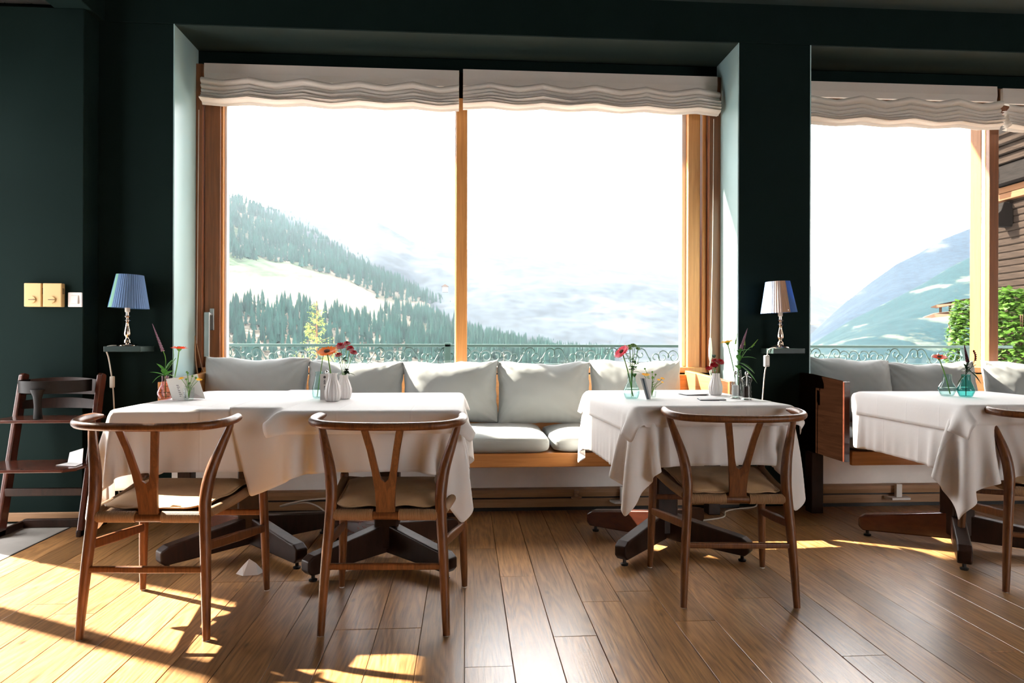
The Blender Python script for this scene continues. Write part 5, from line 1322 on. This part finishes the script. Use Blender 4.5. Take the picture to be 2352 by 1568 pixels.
# conifers on the hillside: the nearest three hundred are trees of their own, the rest one forest
def tree_template(sides=7, tiers=3):
    mb = MB(); mb.tube([(0, 0, -.05), (0, 0, .3)], .025, 5)
    for k in range(tiers):
        z0 = .10 + k * .27; z1 = z0 + .44 if k < tiers - 1 else 1.0; r = .20 - .052 * k
        ring = [(r * (1 if e % 2 else .78) * math.cos(2 * math.pi * e / (2 * sides)), r * (1 if e % 2 else .78) * math.sin(2 * math.pi * e / (2 * sides)), z0 - (.03 if e % 2 else 0)) for e in range(2 * sides)]
        mb.add(ring + [(0, 0, z1)], [(e, (e + 1) % (2 * sides), 2 * sides) for e in range(2 * sides)])
    return mb
tt_full = tree_template(); tt_low = tree_template(4, 2)
trng = random.Random(21)
def in_meadow(u, t, x_):
    # open pasture bands across the slope
    px = lerp(-300, 1480, u)
    c = np.interp(px, [-300, 505, 650, 760, 860, 1000, 1100, 1300], [.26, .275, .30, .32, .29, .50, .52, .6])
    w = np.interp(px, [-300, 505, 600, 700, 800, 860, 960, 1050, 1120, 1300], [.10, .10, .115, .125, .12, .07, .04, .07, .14, .12])
    if abs(t - c) < w * (1 + .35 * mnoise.noise(Vector((px / 60, t * 9, 0)))): return True
    if mnoise.noise(Vector((px / 85, t * 8, 5))) > .52: return True
    return False
spots = []
tries = 0
while len(spots) < 8500 and tries < 60000:
    tries += 1
    u = trng.uniform(.18, .96); t = trng.random() ** .85
    if in_meadow(u, t, 0): continue
    p = h1(u, t); spots.append((p, t))
def size_key(s_): return s_[0].y
spots.sort(key=size_key)
vis = [s_ for s_ in spots if bearing(470, 0, s_[0].y).x < s_[0].x < bearing(1330, 0, s_[0].y).x and s_[1] > .16]
front = vis[:300]; fset = set(id(s_) for s_ in front); rest = [s_ for s_ in spots if id(s_) not in fset]
TM = None
for (p, t) in front:
    if TM is None: o = obj('conifer', tt_full, 'tree'); TM = o.data
    else: o = link('conifer', TM)
    h = trng.uniform(7.5, 14); o.location = p; o.scale = (h * .85, h * .85, h); o.rotation_euler = (0, 0, trng.uniform(0, 6))
    tag(o, 'dark green conifer of the hazy forest on the hillside across the valley', 'tree', 'conifers on the hillside')
TV = np.array(tt_low.v); n0 = len(TV); V_ = []; F_ = []
for k, (p, t) in enumerate(rest):
    h = trng.uniform(7.5, 14); V_.append(TV * (h * .85, h * .85, h) + np.array(p)); F_ += [tuple(i + k * n0 for i in f) for f in tt_low.f]
fm = MB(); fm.v = [tuple(q) for q in np.concatenate(V_).tolist()]; fm.f = F_
me = bpy.data.meshes.new('conifer_forest'); me.from_pydata(fm.v, [], fm.f); me.materials.append(MAT['tree']); fo = link('conifer_forest', me); fo['kind'] = 'stuff'
tag(fo, 'dense dark conifer forest covering the hillside behind the nearer trees', 'forest')
# two little farmhouses on the pasture
for k, (px_, py_) in enumerate(((1022, 664), (946, 694))):
    p = bearing(px_, py_, 640); f = thing('farmhouse', ('tiny pale farmhouse high on the hillside beside the window mullion', 'tiny pale farmhouse lower on the hillside pasture')[k], 'house', p)
    obj('walls', MB().box(-2.6, 2.6, -2, 2, -3, 2.4), 'farmwall', f); obj('roof', MB().prism([(-3.3, 2.2), (3.3, 2.2), (0, 4.4)], -2.6, 2.6, 'y'), 'bark', f)

# young larch beyond the railing
lt = thing('young_larch', 'light green young larch growing just beyond the balcony railing', 'tree', bearing(727, 1050, 24.5))
top = bearing(727, 690, 24.5).z - lt.location.z
obj('trunk', MB().tube([(0, 0, 0), (.02, 0, top * .5), (0, 0, top)], [.09, .05, .006], 8), 'bark', lt)
lr = random.Random(5); fb = MB(); br = MB()
for k in range(120):
    z = lr.uniform(top * .25, top * .985); L = (top - z) * .34 + .10; L *= lr.uniform(.6, 1.1); a = lr.uniform(0, 6.28)
    d = Vector((math.cos(a), math.sin(a), lr.uniform(.0, .45))); tip = Vector((0, 0, z)) + d * L
    br.tube([(0, 0, z), tip], [.008, .002], 4)
    for q in range(int(6 + L * 16)):
        s_ = lr.uniform(.15, 1.0); c = Vector((0, 0, z)) + d * (L * s_) + Vector((lr.uniform(-.05, .05), lr.uniform(-.05, .05), lr.uniform(-.09, .02)))
        e1 = Vector((lr.uniform(-1, 1), lr.uniform(-1, 1), lr.uniform(-1, .4))).normalized() * .065; e2 = e1.orthogonal().normalized() * .016
        fb.add([c - e2, c + e2, c + e1], [(0, 1, 2)])
obj('branches', br, 'bark', lt)['kind'] = 'stuff'
obj('foliage', fb, 'larch', lt)['kind'] = 'stuff'

# log house beside the second window: board wall running away from the viewer, eaves, balcony beam
lh = thing('log_house', 'weathered dark log house with eaves outside the second window', 'house', (8.2, 9.5, 0))
kz = 0; z = -1.2; lg = random.Random(4); LOGM = None
while z < 4.30:
    hgt = .105
    if LOGM is None:
        mbl = MB().prism([(-.04, .0), (.055, .0), (.055, .10), (-.04, .10), (-.055, .085), (-.058, .05), (-.055, .015)], -4.0, .70, 'y')
        o = obj('log_board', mbl, 'log', lh, smooth=30); LOGM = o.data
    else: o = link('log_board', LOGM, lh)
    o.location = (lg.uniform(-.012, .012), lg.uniform(-.03, .03), z); z += hgt
obj('inner_wall', MB().box(.04, .2, -4.0, .65, -1.2, 4.4), 'roof', lh)
obj('balcony_beam', MB().box(-.16, -.05, -4.0, .55, 3.14, 3.24).box(-.15, -.05, -4.0, .55, 3.25, 3.34), 'eave', lh, bevel=.006)
obj('beam_end', MB().prism([(-.30, 2.74), (-.05, 2.74), (-.05, 3.10), (-.20, 3.10), (-.24, 2.98), (-.32, 2.90)], .15, .30, 'y'), 'roof', lh, bevel=.01)
obj('dark_soffit', MB().box(-.30, -.05, -4.0, .38, 3.36, 3.62), 'roof', lh)
for k, (z0, dx) in enumerate(((3.64, .34), (3.76, .40), (3.88, .48))):
    obj('eave_board', MB().box(-dx, .2, -4.0, .30 - .07 * k, z0, z0 + .105), 'log', lh, bevel=.006)
obj('roof_slab', MB().add([(-.55, -4, 4.0), (-.55, .22, 4.0), (1.4, .22, 5.0), (1.4, -4, 5.0), (-.55, -4, 4.12), (-.55, .22, 4.12), (1.4, .22, 5.12), (1.4, -4, 5.12)], [(3, 2, 1, 0), (4, 5, 6, 7), (0, 1, 5, 4), (1, 2, 6, 5), (2, 3, 7, 6), (3, 0, 4, 7)]), 'roof', lh)
obj('carved_rafter', MB().prism([(-.52, 4.02), (-.40, 4.02), (-.37, 3.80), (-.41, 3.70), (-.37, 3.62), (-.38, 3.46), (-.41, 3.36), (-.44, 3.46), (-.47, 3.62), (-.44, 3.72), (-.50, 3.84)], .20, .42, 'y'), 'log', lh, bevel=.01)
ivy_rng = random.Random(12)
def ivy_bush(name, label, cx_, cy_, z0, z1, rx, ry, n, grp):
    t = thing(name, label, 'shrub', (cx_, cy_, 0)); mb = MB(); st = MB()
    for k in range(9):
        a = ivy_rng.uniform(0, 6.28); st.tube(spline([(0, 0, -.5), (rx * .3 * math.cos(a), ry * .3 * math.sin(a), z1 * .4), (rx * .8 * math.cos(a), ry * .8 * math.sin(a), z1 * .8)], 6), .007, 5)
    for k in range(n):
        a = ivy_rng.uniform(0, 6.28); z_ = ivy_rng.uniform(z0, z1); rr = (.55 + .45 * ivy_rng.random()) * (1 - .45 * max(0, (z_ - z0) / (z1 - z0) - .55) / .45)
        c = Vector((rx * rr * math.cos(a), ry * rr * math.sin(a), z_ + ivy_rng.uniform(-.05, .05)))
        d = Vector((math.cos(a) + ivy_rng.uniform(-.7, .7), math.sin(a) + ivy_rng.uniform(-.7, .7), ivy_rng.uniform(-.9, .6))); L = ivy_rng.uniform(.06, .10)
        d.normalize(); s_ = d.cross(Vector((0, 0, 1)) + Vector((.1, 0, 0))).normalized() * L * .45
        mb.add([c, c + d * L * .45 + s_, c + d * L, c + d * L * .45 - s_], [(0, 1, 2, 3)])
    obj('stems', st, 'bark', t); obj('foliage', mb, 'ivy', t)['kind'] = 'stuff'
ivy_bush('climbing_shrub', 'sunlit green climbing shrub in front of the log house', 7.62, 8.9, -.6, 1.72, .58, .45, 8500, None)
ivy_bush('climbing_shrub', 'sunlit green shrub leaning past the railing before the mullion', 7.43, 9.6, -.6, 1.60, .34, .35, 4200, None)
# eaves of a house farther down
er = thing('distant_roof', 'small wooden roof with layered eaves down the slope beyond the railing', 'house', bearing(2185, 710, 30))
rx_ = er.location
def rp(px_, py_, Y): return bearing(px_, py_, Y) - rx_
obj('upper_eave', MB().add([rp(2137, 702, 30), rp(2150, 697, 30), rp(2215, 683, 29), rp(2290, 676, 29), rp(2290, 690, 29), rp(2215, 692, 29), rp(2150, 704, 30),
    rp(2137, 703, 33), rp(2150, 698, 33), rp(2215, 684, 32), rp(2290, 677, 32), rp(2290, 691, 32), rp(2215, 693, 32), rp(2150, 705, 33)],
    [(0, 1, 2, 3, 4, 5, 6), (13, 12, 11, 10, 9, 8, 7)] + [(i, (i + 1) % 7, 7 + (i + 1) % 7, 7 + i) for i in range(7)]), 'bark', er)
obj('lower_eave', MB().add([rp(2120, 726, 29), rp(2145, 717, 29), rp(2200, 710, 28.5), rp(2290, 708, 28.5), rp(2290, 716, 28.5), rp(2200, 720, 28.5), rp(2140, 727, 29),
    rp(2120, 725, 32), rp(2145, 716, 32), rp(2200, 709, 31.5), rp(2290, 707, 31.5), rp(2290, 715, 31.5), rp(2200, 719, 31.5), rp(2140, 726, 32)],
    [(0, 1, 2, 3, 4, 5, 6), (13, 12, 11, 10, 9, 8, 7)] + [(i, (i + 1) % 7, 7 + (i + 1) % 7, 7 + i) for i in range(7)]), 'bark', er)
for k in range(5):
    a = rp(2160 + k * 22, 697, 30.5); b = rp(2160 + k * 22, 722, 30.5)
    obj('eave_post', MB().tube([a, b], .07, 4), 'bark', er)

# valley haze: sunlit moist air between the house and the mountains
hz = MB().box(-2600, 3600, 120, 4600, -70, 900)
hm = bpy.data.materials.new('valley_haze'); hm.use_nodes = True; nt = hm.node_tree
nt.nodes.remove(nt.nodes['Principled BSDF'])
vsn = nd(nt, 'ShaderNodeVolumeScatter'); vsn.inputs['Color'].default_value = (.74, .86, 1.0, 1); vsn.inputs['Density'].default_value = .00008; vsn.inputs['Anisotropy'].default_value = .0
nt.links.new(vsn.outputs[0], nt.nodes['Material Output'].inputs['Volume'])
ho = obj('valley_haze', hz, hm); ho['kind'] = 'stuff'
tag(ho, 'pale haze filling the valley in front of the mountains', 'haze')
